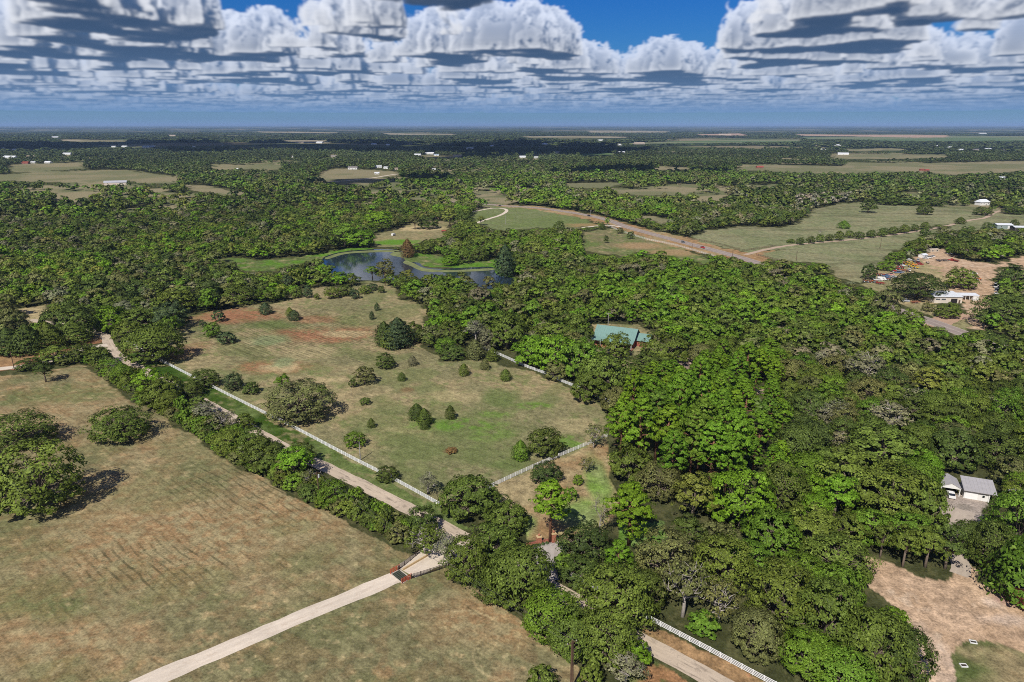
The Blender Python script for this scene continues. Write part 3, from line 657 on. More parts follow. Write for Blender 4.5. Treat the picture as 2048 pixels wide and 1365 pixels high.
strip_mesh('yard_drive', spline(gp([(1870, 655), (1890, 640), (1930, 628)]), 4), 12, .045, road_mat('red_dirt_drive', (.42, .28, .19), (.33, .2, .13), .4), .8)
strip_mesh('house_drive', spline(gp([(1097, 1160), (1098, 1130), (1097, 1108), (1097, 1093)]), 2), lambda t: 5 + 2.5 * t, .034, M_CONC, .2)
strip_mesh('left_lane', spline(gp([(-250, 760), (-50, 742), (30, 735), (100, 722), (160, 700), (215, 690)]), 4), 5, .032, M_GRAVEL, .6)
strip_mesh('lot_drive', spline(gp([(1918, 1150), (1922, 1130), (1905, 1090), (1915, 1050), (1925, 1020)]), 3), lambda t: 4 + 2.5 * t, .034, road_mat('tan_concrete', (.42, .35, .28), (.30, .24, .19), .4), .5)

# water
def poly_sheet(name, pts, z, mat, kind='structure'):
    import bmesh
    bm = bmesh.new(); vs = [bm.verts.new((p[0], p[1], z)) for p in pts]; f = bm.faces.new(vs)
    bmesh.ops.recalc_face_normals(bm, faces=[f])
    if f.normal.z < 0: f.normal_flip()
    bmesh.ops.triangulate(bm, faces=bm.faces[:])
    me = bpy.data.meshes.new(name); bm.to_mesh(me); bm.free(); me.materials.append(mat)
    return tag(link(name, me), kind=kind)
m, nt, b = nmat('pond_water')
b.inputs['Base Color'].default_value = (.02, .032, .042, 1); b.inputs['Roughness'].default_value = .06; b.inputs['IOR'].default_value = 1.33
b.inputs['Specular IOR Level'].default_value = .95
g = nt.nodes.new('ShaderNodeNewGeometry'); nn_ = noise_node(nt, .5, 3, g.outputs['Position']); bp = nt.nodes.new('ShaderNodeBump')
bp.inputs['Strength'].default_value = .10; bp.inputs['Distance'].default_value = .3; nt.links.new(nn_.outputs[0], bp.inputs['Height']); nt.links.new(bp.outputs[0], b.inputs['Normal'])
pl = spline(gp(POND) + [G(*POND[0])], 6)
poly_sheet('pond_water', pl[:-1], .06, m)
M_ALGAE = plain('pale_floating_weed', (.17, .19, .07), .9, .3, .15)
for pts in ([(812, 521), (830, 528), (850, 537), (900, 541), (985, 537), (984, 541), (935, 544), (880, 545), (845, 543), (822, 533), (806, 526)],
            [(650, 516), (690, 505), (780, 500), (800, 503), (790, 504.5), (700, 507.5), (655, 519)],
            [(790, 503), (812, 505), (812, 517), (800, 515), (780, 510)]):
    q = spline(gp(pts) + [G(*pts[0])], 5); poly_sheet('pond_edge', q[:-1], .09, M_ALGAE)
# ------------------------------------------------------------------ tree prototypes
def leaves_mesh(name, P, N, S, mat, narrow=0.6, var=None, seed=0):
    """one diamond leaf spray per point"""
    rg = np.random.default_rng(seed)
    n = len(P); N = N / np.linalg.norm(N, axis=1)[:, None]
    A = np.cross(N, rg.normal(size=(n, 3))); A /= np.linalg.norm(A, axis=1)[:, None]; B = np.cross(N, A)
    S = np.broadcast_to(S, (n,))[:, None]
    bend = N * S * .18
    V = np.stack([P + A * S, P + B * S * narrow + bend, P - A * S, P - B * S * narrow + bend], 1).reshape(-1, 3)
    Fq = np.arange(4 * n).reshape(-1, 4)
    lv = rg.random(n) if var is None else np.clip(var, 0, 1)
    return mesh_np(name, V, Fq, [mat], False, 4, {'leafvar': ('FLOAT', np.repeat(lv, 4))})
def sph(rg, n):
    v = rg.normal(size=(n, 3)); return v / np.linalg.norm(v, axis=1)[:, None]
def crown_points(rg, lobes, per, flat=1.0, leafpow=1.0, sub=9, subr=.36, lowcut=-.45):
    """lobes: list of (centre, radius). leaves sit on small clumps spread over each lobe"""
    LC = np.array([l[0] for l in lobes]); LR = np.array([l[1] for l in lobes])
    P = []; N = []; VV = []
    CC = LC.mean(0) - np.array([0, 0, LR.mean() * .6]); CS = np.maximum(LC.std(0) * 1.6 + .3, .8)
    for (c, r) in lobes:
        d = sph(rg, sub * 2); d = d[d[:, 2] > lowcut][:sub]
        lvv = rg.random()
        for k in range(len(d)):
            sc = np.array(c) + d[k] * r * np.array([1, 1, flat]) * rg.uniform(.75, 1.02)
            sr = r * subr * rg.uniform(.7, 1.25)
            m = max(3, int(per / sub * rg.uniform(.6, 1.4)))
            q = sph(rg, m); q[:, 2] = np.abs(q[:, 2]) * .8 + q[:, 2] * .2
            pp = sc + q * sr * np.array([1, 1, .75]); ee = (pp - CC) / CS; ee /= np.maximum(np.linalg.norm(ee, axis=1)[:, None], .3)
            P.append(pp); N.append(q * .50 + d[k] * .45 + ee * .40 + rg.normal(size=(m, 3)) * .24)
            VV.append(np.clip(rg.normal(.42 + .2 * (lvv - .5) + .25 * (rg.random() - .5), .22, m), 0, 1))
    P = np.concatenate(P); N = np.concatenate(N); VV = np.concatenate(VV)
    keep = np.ones(len(P), bool)
    for c, r in zip(LC, LR):
        dd = (P - c) / np.array([1, 1, flat]); keep &= (np.linalg.norm(dd, axis=1) > r * .70)
    return P[keep], N[keep], VV[keep]
def limbs(mb, rg, lobes, base_h, r0, top=None, curve=.25):
    zt = base_h
    mb.tube([(0, 0, -.2), (rg.normal() * .08, rg.normal() * .08, zt * .5), (0, 0, zt)], [r0 * 1.3, r0, r0 * .8], 7)
    for c, r in lobes:
        c = np.array(c); s = np.array([0, 0, zt * rg.uniform(.75, 1.0)]); mid = s * .45 + c * .55; mid[2] += r * .1; mid += rg.normal(size=3) * .15 * r
        mb.tube([tuple(s), tuple(mid), tuple(c)], [r0 * .42, r0 * .26, r0 * .09], 5, cap=False)
PROTO = {}
def broadleaf(seed, R=6.0, Hh=9.5, clear=1.0, nl=20, per=240, leaf=.25, flat=.8, bark=None, sub=9, low=False, sparse=1.0, irregular=.25, lowcut=-.45, lr=(.29, .43)):
    rg = np.random.default_rng(seed)
    lobes = []
    for k in range(nl):
        th = k * 2.39996 + rg.uniform(-.3, .3); rho = math.sqrt((k + .5) / nl) * (1 + rg.normal() * .07)
        rr = R * rg.uniform(*lr)
        d = min(1.0, rho); zc = clear + rr * .6 + (Hh - clear - rr * 1.25) * math.sqrt(max(0.0, 1 - d * d * .93)) * rg.uniform(1 - irregular, 1.0)
        lobes.append(((math.cos(th) * rho * R * .74, math.sin(th) * rho * R * .74, zc), rr))
    if clear < 1.6:      # a skirt of foliage low down
        for k in range(int(nl * .6)):
            th = k * 2 * math.pi / (nl * .6) + rg.uniform(-.3, .3); rr = R * rg.uniform(.2, .3)
            lobes.append(((math.cos(th) * R * .74, math.sin(th) * R * .74, clear * .5 + rr * rg.uniform(.8, 1.8)), rr))
    P, N, VV = crown_points(rg, lobes, per, flat, 1, sub, .38, lowcut)
    if sparse < 1: k = rg.random(len(P)) < sparse; P, N, VV = P[k], N[k], VV[k]
    cr = leaves_mesh('crown', P, N, leaf * rg.uniform(.7, 1.3, len(P)), M_LEAF, .62, VV, seed)
    mb = MB(); limbs(mb, rg, lobes, max(1.2, clear + Hh * .18), R * .055 + .08)
    if sparse < 1:
        for k in range(60):
            c, r = lobes[rg.integers(len(lobes))]; d = sph(rg, 1)[0]; d[2] = abs(d[2]); e = np.array(c) + d * r * 1.12
            mb.tube([tuple(c), tuple((np.array(c) + e) / 2 + rg.normal(size=3) * .15), tuple(e)], [.09, .06, .025], 4, cap=False)
    return cr, mb.mesh('trunk', bark or M_BARK, True), R, Hh
def pine(seed, Hh=17.0, R=4.6, start=.42, nl=30, per=270):
    rg = np.random.default_rng(seed); lobes = []
    for k in range(nl):
        f = (k + .5) / nl; z = Hh * (start + (1 - start) * f); prof = math.sin(math.pi * min(1, .30 + .72 * f)) ** .7
        th = k * 2.39996 + rg.uniform(-.5, .5); rr = R * rg.uniform(.24, .36)
        q = R * prof * .78 * rg.uniform(.65, 1.05) * (1 - .75 * max(0, f - .8) / .2)
        lobes.append(((math.cos(th) * q, math.sin(th) * q, z - rr * .5), rr))
    P, N, VV = crown_points(rg, lobes, per, .68, 1, 12, .30, -.3)
    N = N + rg.normal(size=N.shape) * .15
    cr = leaves_mesh('crown', P, N, .29 * rg.uniform(.7, 1.3, len(P)), M_NEEDLE, .42, VV, seed)
    mb = MB(); mb.tube([(0, 0, -.2), (.1, .05, Hh * .5), (0, 0, Hh * .93)], [.36, .27, .07], 8)
    for c, r in lobes: mb.tube([(0, 0, c[2] - .6), tuple(np.array(c) * np.array([.6, .6, 1])), c], [.11, .08, .03], 4, cap=False)
    for k in range(7):
        th = rg.uniform(0, 6.28); z = Hh * rg.uniform(.22, start); L = rg.uniform(.8, 2.4); mb.tube([(0, 0, z), (math.cos(th) * L, math.sin(th) * L, z + .3)], [.07, .02], 4, cap=False)
    return cr, mb.mesh('trunk', M_PINEBARK, True), R, Hh
def cedar(seed, Hh=6.5, R=2.4, n=2600, tiers=9, fat=1.0, leaf=.2):
    rg = np.random.default_rng(seed)
    f = rg.random(n) ** .8; th = rg.uniform(0, 6.283, n)
    ph = rg.uniform(0, 6.28, 8)
    bul = 1 + .16 * np.sin(th * 5 + ph[0] + f * 9) + .12 * np.sin(th * 3 + ph[1]) + .16 * np.sin(f * tiers * 6.28 + th * 2)
    prof = (np.sin(np.pi * np.clip(.16 + .84 * f, 0, 1)) ** .75) * (1 - .45 * f) * 1.25 if fat > 1.2 else (1 - f) ** .8 * np.minimum(1, f * 7 + .35)
    rr = R * prof * bul * rg.uniform(.72, 1.03, n)
    P = np.stack([np.cos(th) * rr, np.sin(th) * rr, .15 + Hh * f * .985], -1)
    N = np.stack([np.cos(th), np.sin(th), .55 + 0 * f], -1) + rg.normal(size=(n, 3)) * .28
    cr = leaves_mesh('crown', P, N, leaf * rg.uniform(.7, 1.4, n), M_NEEDLE, .5, np.clip(rg.normal(.4, .2, n) + .12 * np.sin(th * 5 + f * 9 + ph[0]), 0, 1), seed)
    mb = MB(); mb.tube([(0, 0, -.1), (0, 0, Hh * .85)], [R * .07 + .04, .02], 6)
    return cr, mb.mesh('trunk', M_BARK, True), R, Hh
def bare(seed, Hh=9.0, R=4.0, twig=0):
    rg = np.random.default_rng(seed); mb = MB(); tips = []
    def grow(p, d, L, r, lev):
        d = d / np.linalg.norm(d); q = p + d * L * .5 + rg.normal(size=3) * L * .06; e = p + d * L
        mb.tube([tuple(p), tuple(q), tuple(e)], [r, r * .8, r * .6], 5 if lev < 2 else 3, cap=False)
        if lev >= 4: tips.append(e); return
        for k in range(3 if lev < 3 else 2):
            nd = d + rg.normal(size=3) * .62; nd[2] = abs(nd[2]) * .7 + .12
            grow(e - d * L * rg.uniform(0, .35), nd, L * rg.uniform(.6, .82), r * .58, lev + 1)
    grow(np.zeros(3), np.array([0, 0, 1.0]), Hh * .30, .24, 0); grow(np.array([0, 0, Hh * .15]), np.array([.6, .3, .8]), Hh * .25, .16, 1)
    tips = np.array(tips); n = 12
    P = np.repeat(tips, n, 0) + rg.normal(size=(len(tips) * n, 3)) * .42
    cr = leaves_mesh('twigs', P, rg.normal(size=P.shape), .16 * rg.uniform(.6, 1.4, len(P)), M_LEAF, .25, None, seed)
    return cr, mb.mesh('trunk', M_DEADWOOD, True), R, Hh
PROTO['oak'] = [broadleaf(s, R=6, Hh=h, clear=.8, nl=n, per=400, irregular=.4) for s, h, n in ((1, 9.5, 22), (2, 8.5, 20), (3, 10.5, 24), (4, 9.0, 18), (5, 9.8, 16), (6, 8.8, 27))]
PROTO['tall'] = [broadleaf(s, R=5, Hh=h, clear=2.6, nl=n, per=380, leaf=.24, irregular=.4) for s, h, n in ((11, 12.5, 22), (12, 11.5, 18), (13, 13.5, 24), (14, 12, 15))]
PROTO['loose'] = [broadleaf(s, R=5, Hh=h, clear=2.2, nl=17, per=190, leaf=.30, irregular=.5, sparse=.62, bark=M_DEADWOOD) for s, h in ((21, 10.5), (22, 12.0))]
PROTO['feather'] = [broadleaf(s, R=6, Hh=h, clear=1.0, nl=n, per=400, leaf=.22, lr=(.33, .47), irregular=.22, flat=.9, sub=11) for s, h, n in ((25, 9.5, 34), (26, 10.5, 28), (27, 9.0, 40), (28, 11, 24))]
PROTO['pine'] = [pine(31), pine(32, 16, 4.8, .38, 32), pine(33, 18, 4.4, .5, 26), pine(34, 17, 4.0, .35, 22)]
PROTO['cedar'] = [cedar(41, 6, 2.5, 3000, 6, 1.4), cedar(42, 6.0, 2.6, 3000, 7, 1.5), cedar(43, 9, 3.6, 4600, 8, 1.5, .24)]
PROTO['shrub'] = [broadleaf(s, R=2.6, Hh=3.4, clear=.15, nl=12, per=130, leaf=.22, sub=7, irregular=.35, lowcut=-.2) for s in (51, 52, 53)]
PROTO['bare'] = [bare(61), bare(62, 8)]
def cheap(name, seed, R, Hh, nl, per, leaf, mat=None):
    rg = np.random.default_rng(seed); lobes = []
    for k in range(nl):
        th = k * 2.39996; rho = math.sqrt((k + .5) / nl); rr = R * rg.uniform(.3, .42)
        zc = rr * .8 + (Hh - rr * 1.4) * math.sqrt(max(0, 1 - rho * rho * .9)) * rg.uniform(.75, 1)
        lobes.append(((math.cos(th) * rho * R * .72, math.sin(th) * rho * R * .72, zc), rr))
    P, N, VV = crown_points(rg, lobes, per, .85, 1, 6, .4, -.2)
    return leaves_mesh(name, P, N, leaf * rg.uniform(.7, 1.3, len(P)), mat or M_LEAF, .7, VV, seed)
MID = [cheap('woodland_tree', s, 5, h, 12, 150, .40) for s, h in ((71, 8.5), (72, 10), (73, 7.5), (74, 11), (75, 9), (76, 8))]
FAR = [cheap('distant_tree', s, 5, h, 6, 30, 1.15) for s, h in ((81, 8.5), (82, 10), (83, 7.5))]

KIND = {  # kind: (object name, category, wording, prototype lists)
 'oak': ('broadleaf_tree', 'tree', 'broadleaf tree', 'oak'), 'tall': ('broadleaf_tree', 'tree', 'upright broadleaf tree', 'tall'),
 'loose': ('thin_crowned_tree', 'tree', 'thin crowned pale limbed tree', 'loose'), 'feather': ('oak_tree', 'tree', 'fine leaved oak', 'feather'),
 'pine': ('pine_tree', 'tree', 'pine', 'pine'), 'cedar': ('cedar_tree', 'tree', 'cedar', 'cedar'),
 'shrub': ('shrub', 'shrub', 'shrub', 'shrub'), 'bare': ('bare_tree', 'tree', 'leafless grey tree', 'bare')}
TINT = {'dark': (.066, .098, .022), 'deep': (.048, .076, .022), 'mid': (.098, .142, .026), 'green': (.095, .175, .020), 'bright': (.108, .212, .016),
        'lime': (.132, .240, .016), 'olive': (.115, .128, .048), 'grey': (.155, .160, .100), 'yellow': (.155, .190, .040), 'blue': (.055, .088, .040), 'rust': (.13, .085, .04), 'pale': (.23, .225, .19)}
TINT = {k: (v[0] * 1.18, v[1] * 1.10, v[2] * .95) for k, v in TINT.items()}
TWORD = {'dark': 'dark green', 'deep': 'very dark', 'mid': 'mid green', 'green': 'rich green', 'bright': 'bright green', 'lime': 'vivid yellow green',
         'olive': 'olive', 'grey': 'grey green', 'yellow': 'yellowish', 'blue': 'blue green', 'rust': 'rust tinged', 'pale': 'whitish'}
ORD = 'first second third fourth fifth sixth seventh eighth ninth tenth eleventh twelfth thirteenth fourteenth fifteenth sixteenth seventeenth eighteenth nineteenth twentieth'.split()
TREES = []      # dict(kind, tint, x, y, r, h, label)
def T(kind, xc, yt, yb, w, tint='mid', label=None, group=None, k=None):
    """a tree seen at photo x xc from its top yt to its lowest edge yb, w wide"""
    k = {'oak': .8, 'feather': .75, 'tall': .35, 'loose': .35, 'pine': .05, 'cedar': .5, 'shrub': .7, 'bare': .1}[kind] if k is None else k
    x, y = G(xc, yb); r = w / 2 * (y * CP + H * SP) / F
    y2 = y + r * k; r = w / 2 * (y2 * CP + H * SP) / F; x2 = (xc - 1024) / F * (y2 * CP + H * SP)
    h = max(height_at(y2, yt) * .97, r * .75)
    TREES.append(dict(kind=kind, tint=tint, x=x2, y=y2, r=r, h=h, label=label, group=group, px=xc, py=yb, hand=True))
# --- left pasture and its edges
T('feather', 243, 818, 893, 112, 'mid', 'round mid green oak alone in the left pasture')
T('feather', 45, 828, 912, 128, 'dark', 'dark oak half hidden behind the biggest oak at the left edge')
T('feather', 82, 884, 1047, 165, 'mid', 'largest oak, low on the left edge of the pasture with a long black shadow')
T('feather', -25, 888, 1010, 90, 'dark', 'oak cut off by the left edge beside the largest oak')
T('tall', 92, 722, 767, 40, 'dark', 'small leaning tree with its own shadow at the top of the left pasture')
# --- centre field
T('feather', 312, 652, 737, 108, 'mid', 'big domed tree where the white fence starts beside the county road')
T('oak', 410, 738, 781, 56, 'dark', 'dark round tree on the white fence beyond its first stretch')
T('oak', 469, 743, 786, 38, 'blue', 'dark bushy tree just inside the white fence, paired with a low bush')
T('shrub', 503, 765, 791, 34, 'dark', 'low dark bush right of its taller partner inside the white fence')
T('feather', 600, 765, 854, 132, 'olive', 'huge grey green oak standing over the white fence')
T('tall', 567, 746, 790, 32, 'bright', 'bright sapling rising behind the huge grey green oak, on its left')
T('tall', 644, 768, 796, 26, 'green', 'small bright tree peeping out right of the huge grey green oak')
for a in ((438, 621, 646, 26, 'blue', 'uppermost dark bush of the four near the field corner'), (406, 640, 656, 15, 'blue', 'smallest bush of the four near the upper left field corner'),
          (426, 643, 677, 34, 'green', 'greenest middle bush of the four near the upper left field corner'), (454, 664, 691, 37, 'blue', 'lowest widest bush of the four near the field corner')):
    T('shrub' if a[3] != 34 else 'oak', *a)
T('cedar', 532, 605, 630, 26, 'blue', 'lone dark cedar below the tree line at the top of the field'); T('cedar', 580, 614, 633, 15, 'mid', 'little cedar touching a bigger one at the field top'); T('cedar', 589, 620, 642, 24, 'blue', 'bigger of two touching cedars at the top of the field')
for a in ((576, 548, 580, 26, 'blue'), (594, 572, 598, 24, 'mid'), (616, 569, 598, 18, 'blue'), (634, 586, 600, 12, 'mid'), (664, 572, 600, 32, 'mid'), (690, 568, 594, 34, 'dark'), (710, 576, 600, 20, 'blue'), (730, 570, 590, 26, 'mid'), (745, 566, 583, 22, 'blue'), (763, 570, 588, 14, 'dark')):
    T('oak', *a)
T('cedar', 754, 605, 622, 11, 'blue', 'tiny dark cedar upper of two in open grass'); T('cedar', 744, 622, 640, 10, 'blue', 'tiny cedar lower of two left of the oak clump')
T('cedar', 770, 642, 694, 40, 'dark', 'cedar at the left end of the clump in the field'); T('cedar', 797, 634, 698, 58, 'blue', 'tallest cedar of the clump in the field'); T('cedar', 785, 652, 698, 48, 'mid', 'front cedar of the clump in the field'); T('oak', 828, 643, 690, 42, 'dark', 'dark rounded tree closing the right of the cedar clump')
T('oak', 866, 648, 692, 58, 'olive', 'olive tree right of the cedar clump'); T('oak', 902, 640, 690, 62, 'dark'); T('loose', 952, 636, 690, 50, 'grey')
T('oak', 905, 690, 724, 56, 'dark', 'wide low tree at the field edge left of the far fence end'); T('cedar', 950, 678, 720, 36, 'olive'); T('cedar', 985, 694, 724, 24, 'mid', 'cedar standing on the start of the far white fence')
T('oak', 771, 706, 741, 38, 'dark', 'compact dark tree in mid field'); T('cedar', 825, 710, 733, 18, 'grey', 'thin grey green cedar right of the compact dark tree')
T('oak', 730, 728, 774, 44, 'olive', 'olive bushy tree in mid field with a bush at its foot'); T('shrub', 706, 758, 777, 18, 'dark', 'small bush at the foot of the olive field tree')
T('cedar', 804, 744, 763, 16, 'dark', 'tiny dark cedar below the compact dark tree'); T('shrub', 731, 795, 812, 23, 'dark', 'isolated dark bush left in the lower field')
T('cedar', 928, 727, 753, 22, 'mid', 'left of three small cedars near the curved fence'); T('cedar', 970, 717, 741, 18, 'olive', 'middle pale cedar of three near the curved fence'); T('cedar', 1011, 738, 763, 22, 'mid', 'right of three small cedars near the curved fence')
T('cedar', 834, 806, 842, 32, 'dark', 'upper bush of the three joined cedars in mid field'); T('cedar', 849, 816, 852, 30, 'mid', 'middle bush of the three joined cedars in mid field'); T('cedar', 849, 840, 860, 18, 'dark', 'lowest bush of the three joined cedars in mid field')
T('cedar', 901, 810, 840, 20, 'dark', 'single pointed dark cedar right of the three joined cedars'); T('cedar', 743, 836, 857, 15, 'dark', 'single little cedar left of the three joined cedars')
T('oak', 711, 861, 900, 42, 'green', 'green tree beside the short pole on the white fence')
T('oak', 775, 932, 969, 46, 'dark', 'dark tree growing through the white fence'); T('loose', 856, 944, 991, 46, 'grey', 'grey half bare bush by the end of the roadside fence')
T('shrub', 903, 897, 909, 26, 'rust', 'low rust brown brush pile in the field')
T('oak', 942, 953, 1050, 118, 'mid', 'big tree at the corner of the roadside fence'); T('oak', 1014, 1006, 1080, 84, 'mid', 'tree right of the fence corner tree above the drive')
T('oak', 1090, 852, 921, 76, 'dark', 'dark oak just inside the rising white fence'); T('cedar', 1041, 880, 923, 32, 'green', 'green upright tree left of the dark oak by the fence')
T('oak', 1093, 924, 974, 64, 'deep', 'very dark tree on the outer side of the rising fence'); T('loose', 1173, 912, 948, 32, 'olive', 'small pale tree on the dry lawn'); T('shrub', 1156, 949, 973, 20, 'green', 'small green bush on the dry lawn')
T('loose', 1187, 843, 900, 42, 'olive', 'thin tree at the upper end of the rising fence')
T('pine', 1100, 958, 1085, 84, 'lime', 'vivid green pine above the brick gate'); T('shrub', 1140, 974, 1006, 30, 'green', 'green bush just right of the pine above the brick gate')
T('bare', 1200, 955, 1068, 54, 'pale', 'leafless grey tree left of the vivid round pine'); T('pine', 1257, 965, 1092, 104, 'lime', 'vivid full crowned pine right of the leafless tree')
# --- pine grove
for i, a in enumerate(((1240, 798, 920, 66), (1278, 782, 930, 74), (1310, 775, 926, 80), (1352, 745, 905, 84), (1392, 752, 920, 80), (1330, 806, 950, 78), (1432, 775, 935, 84), (1378, 815, 970, 86), (1418, 838, 980, 88), (1462, 815, 968, 80), (1486, 768, 872, 52), (1340, 860, 985, 70), (1530, 792, 890, 56), (1560, 800, 895, 54), (1300, 748, 880, 60), (1352, 730, 860, 60), (1450, 862, 985, 66), (1395, 790, 945, 76))):
    T('pine', *a, ['lime', 'bright', 'green', 'bright', 'bright'][i % 5])
T('oak', 1258, 886, 975, 88, 'mid'); T('feather', 1316, 925, 1010, 90, 'olive'); T('oak', 1480, 930, 1078, 132, 'bright', 'big bright round tree below the pine grove'); T('tall', 1385, 945, 1050, 90, 'yellow', 'yellowish tree left of the big bright round tree')
T('feather', 1560, 925, 1040, 95, 'dark'); T('feather', 1610, 840, 935, 100, 'deep'); T('loose', 1725, 702, 780, 90, 'grey', 'pale bare topped tree in the middle of the right wood'); T('loose', 1775, 800, 880, 90, 'grey'); T('tall', 1853, 728, 800, 62, 'yellow', 'yellowish tree in the right wood')
# --- bright trees round the teal house
for a in ((1066, 666, 738, 82, 'bright'), (1112, 662, 754, 96, 'bright'), (1162, 672, 766, 96, 'green'), (1208, 702, 800, 104, 'mid'), (1180, 740, 812, 70, 'mid'), (1015, 618, 706, 80, 'mid'), (1115, 636, 700, 82, 'mid'), (975, 655, 705, 40, 'grey')):
    T('oak', *a)
T('oak', 1230, 662, 722, 62, 'mid', 'tree standing in front of the teal roof'); T('oak', 1328, 660, 738, 96, 'mid', 'tree at the right gable of the teal house'); T('oak', 1300, 705, 750, 90, 'dark')
# --- along the road and drive
T('oak', 985, 1045, 1150, 110, 'mid'); T('feather', 935, 1072, 1180, 90, 'mid'); T('feather', 1040, 1095, 1230, 130, 'mid'); T('feather', 1000, 1140, 1215, 100, 'dark'); T('oak', 1168, 1050, 1135, 104, 'deep', 'very dark tree right of the brick gate drive')
T('oak', 1160, 1118, 1180, 92, 'dark'); T('shrub', 1128, 1108, 1150, 46, 'green'); T('pine', 1235, 1078, 1170, 70, 'bright'); T('feather', 1105, 1190, 1290, 120, 'green'); T('feather', 1225, 1135, 1290, 150, 'mid', 'largest tree hanging over the county road'); T('feather', 1150, 1230, 1330, 110, 'mid'); T('feather', 1210, 1225, 1345, 120, 'mid')
T('shrub', 1270, 1285, 1345, 62, 'bright', 'bright shrub at the roadside near the bottom edge'); T('loose', 1250, 1310, 1380, 80, 'grey', 'half bare shrub at the bottom edge beside the road'); T('shrub', 1085, 1335, 1390, 60, 'mid'); T('shrub', 1180, 1330, 1390, 50, 'mid')
T('loose', 850, 1050, 1115, 85, 'mid', 'thin tree overhanging the gravel apron'); T('loose', 895, 1068, 1140, 60, 'grey', 'pale thin tree at the road end of the black fence'); T('oak', 845, 1010, 1075, 62, 'dark')
# --- lower right wood
for a in (('feather', 1330, 1060, 1190, 120, 'olive'), ('loose', 1365, 1110, 1245, 100, 'olive'), ('loose', 1435, 1150, 1262, 80, 'olive'), ('feather', 1440, 1075, 1200, 120, 'mid'), ('feather', 1560, 1130, 1290, 140, 'mid'), ('feather', 1640, 1160, 1330, 130, 'mid'),
          ('feather', 1510, 1225, 1332, 100, 'olive'), ('shrub', 1405, 1228, 1278, 70, 'green'), ('feather', 1740, 1225, 1380, 130, 'mid'), ('feather', 1800, 1260, 1380, 110, 'dark'), ('feather', 1615, 1270, 1375, 110, 'green'), ('feather', 1690, 1310, 1420, 120, 'green'),
          ('oak', 1540, 1020, 1130, 110, 'green'), ('oak', 1620, 1010, 1120, 110, 'mid'), ('feather', 1670, 1080, 1180, 130, 'mid'), ('oak', 1700, 905, 1035, 150, 'mid'), ('feather', 1780, 930, 1070, 150, 'mid'), ('oak', 1845, 965, 1080, 84, 'mid'),
          ('tall', 1760, 1040, 1120, 50, 'mid'), ('tall', 1805, 1050, 1140, 60, 'mid'), ('tall', 1850, 1050, 1142, 70, 'mid'), ('tall', 1890, 1040, 1145, 70, 'dark'), ('feather', 2030, 985, 1130, 120, 'green'), ('feather', 1975, 1042, 1150, 80, 'dark'), ('feather', 1930, 1042, 1118, 66, 'dark'), ('cedar', 2035, 1060, 1215, 110, 'green'), ('oak', 2060, 960, 1060, 60, 'dark'),
          ('feather', 1590, 845, 950, 90, 'dark'), ('oak', 1760, 850, 960, 150, 'mid'), ('oak', 1900, 855, 950, 100, 'dark'), ('feather', 1990, 868, 948, 110, 'dark')):
    T(*a)
# --- pond and far bank
T('cedar', 816, 477, 516, 26, 'rust', 'rust tinged cypress on the pond bank'); T('cedar', 1010, 488, 556, 40, 'blue', 'tall dark cedar at the right end of the pond')
for a in (('oak', 855, 478, 510, 34, 'dark'), ('oak', 905, 492, 530, 38, 'green'), ('oak', 925, 495, 530, 36, 'mid'), ('oak', 960, 495, 524, 36, 'dark'), ('oak', 770, 517, 560, 40, 'olive'), ('tall', 745, 530, 560, 30, 'green'), ('tall', 815, 538, 566, 30, 'yellow'), ('oak', 900, 510, 534, 30, 'bright'),
          ('oak', 1070, 480, 520, 50, 'yellow'), ('oak', 1118, 440, 475, 26, 'dark'), ('oak', 1150, 460, 505, 28, 'green'), ('oak', 1100, 455, 490, 40, 'mid'), ('oak', 915, 455, 495, 50, 'mid'), ('oak', 960, 465, 500, 60, 'mid'), ('tall', 900, 412, 455, 32, 'yellow'), ('oak', 928, 423, 456, 36, 'dark'), ('oak', 857, 425, 460, 40, 'dark'), ('tall', 830, 425, 460, 26, 'olive'),
          ('tall', 962, 430, 452, 20, 'yellow'), ('oak', 760, 418, 460, 60, 'bright'), ('oak', 720, 455, 498, 60, 'bright'), ('oak', 690, 445, 498, 60, 'green'), ('tall', 1020, 455, 475, 24, 'dark')):
    T(*a)
T('tall', 1214, 433, 457, 11, 'lime', 'tiny yellow green tree beside the highway'); T('cedar', 1205, 446, 460, 12, 'dark', 'small dark cedar next to the tiny yellow green tree'); T('shrub', 1240, 455, 468, 16, 'olive'); T('oak', 1261, 461, 479, 15, 'dark', 'small dark tree on the pasture fence by the highway'); T('oak', 1212, 469, 487, 11, 'dark', 'small dark tree alone in the triangular pasture')
# --- right pasture
for i, (cx, ty, by, w) in enumerate(((572, 246, 274, 52), (632, 232, 284, 56), (697, 226, 277, 56), (757, 212, 270, 50), (815, 214, 262, 52), (877, 194, 258, 60), (942, 190, 240, 60), (1004, 195, 248, 66), (1080, 187, 240, 60), (1150, 192, 234, 56), (1158, 174, 210, 62), (1220, 166, 222, 60), (1290, 154, 212, 60), (1353, 148, 200, 56), (1418, 137, 188, 54))):
    T('oak', 1400 + cx / 3.16, 400 + ty / 3.16, 400 + by / 3.16, w / 3.16, 'dark' if i % 3 else 'mid', ORD[i] + ' tree from the highway in the row along the ranch track' if i else 'first tree from the highway in the row along the ranch track', 'trees in a row along the ranch track', .2)
T('cedar', 1687, 441, 458, 23, 'green', 'spreading low tree above the row along the ranch track'); T('oak', 1736, 395, 426, 33, 'dark', 'tall dark oak in the upper ranch pasture', None, .2); T('oak', 1848, 408, 430, 30, 'dark', 'wide dark oak alone right in the upper ranch pasture', None, .2); T('cedar', 1920, 434, 449, 20, 'dark', 'dark tree on the ranch track beyond the row'); T('bare', 1639, 455, 470, 12, 'pale', 'little bare tree beside the row of trees')
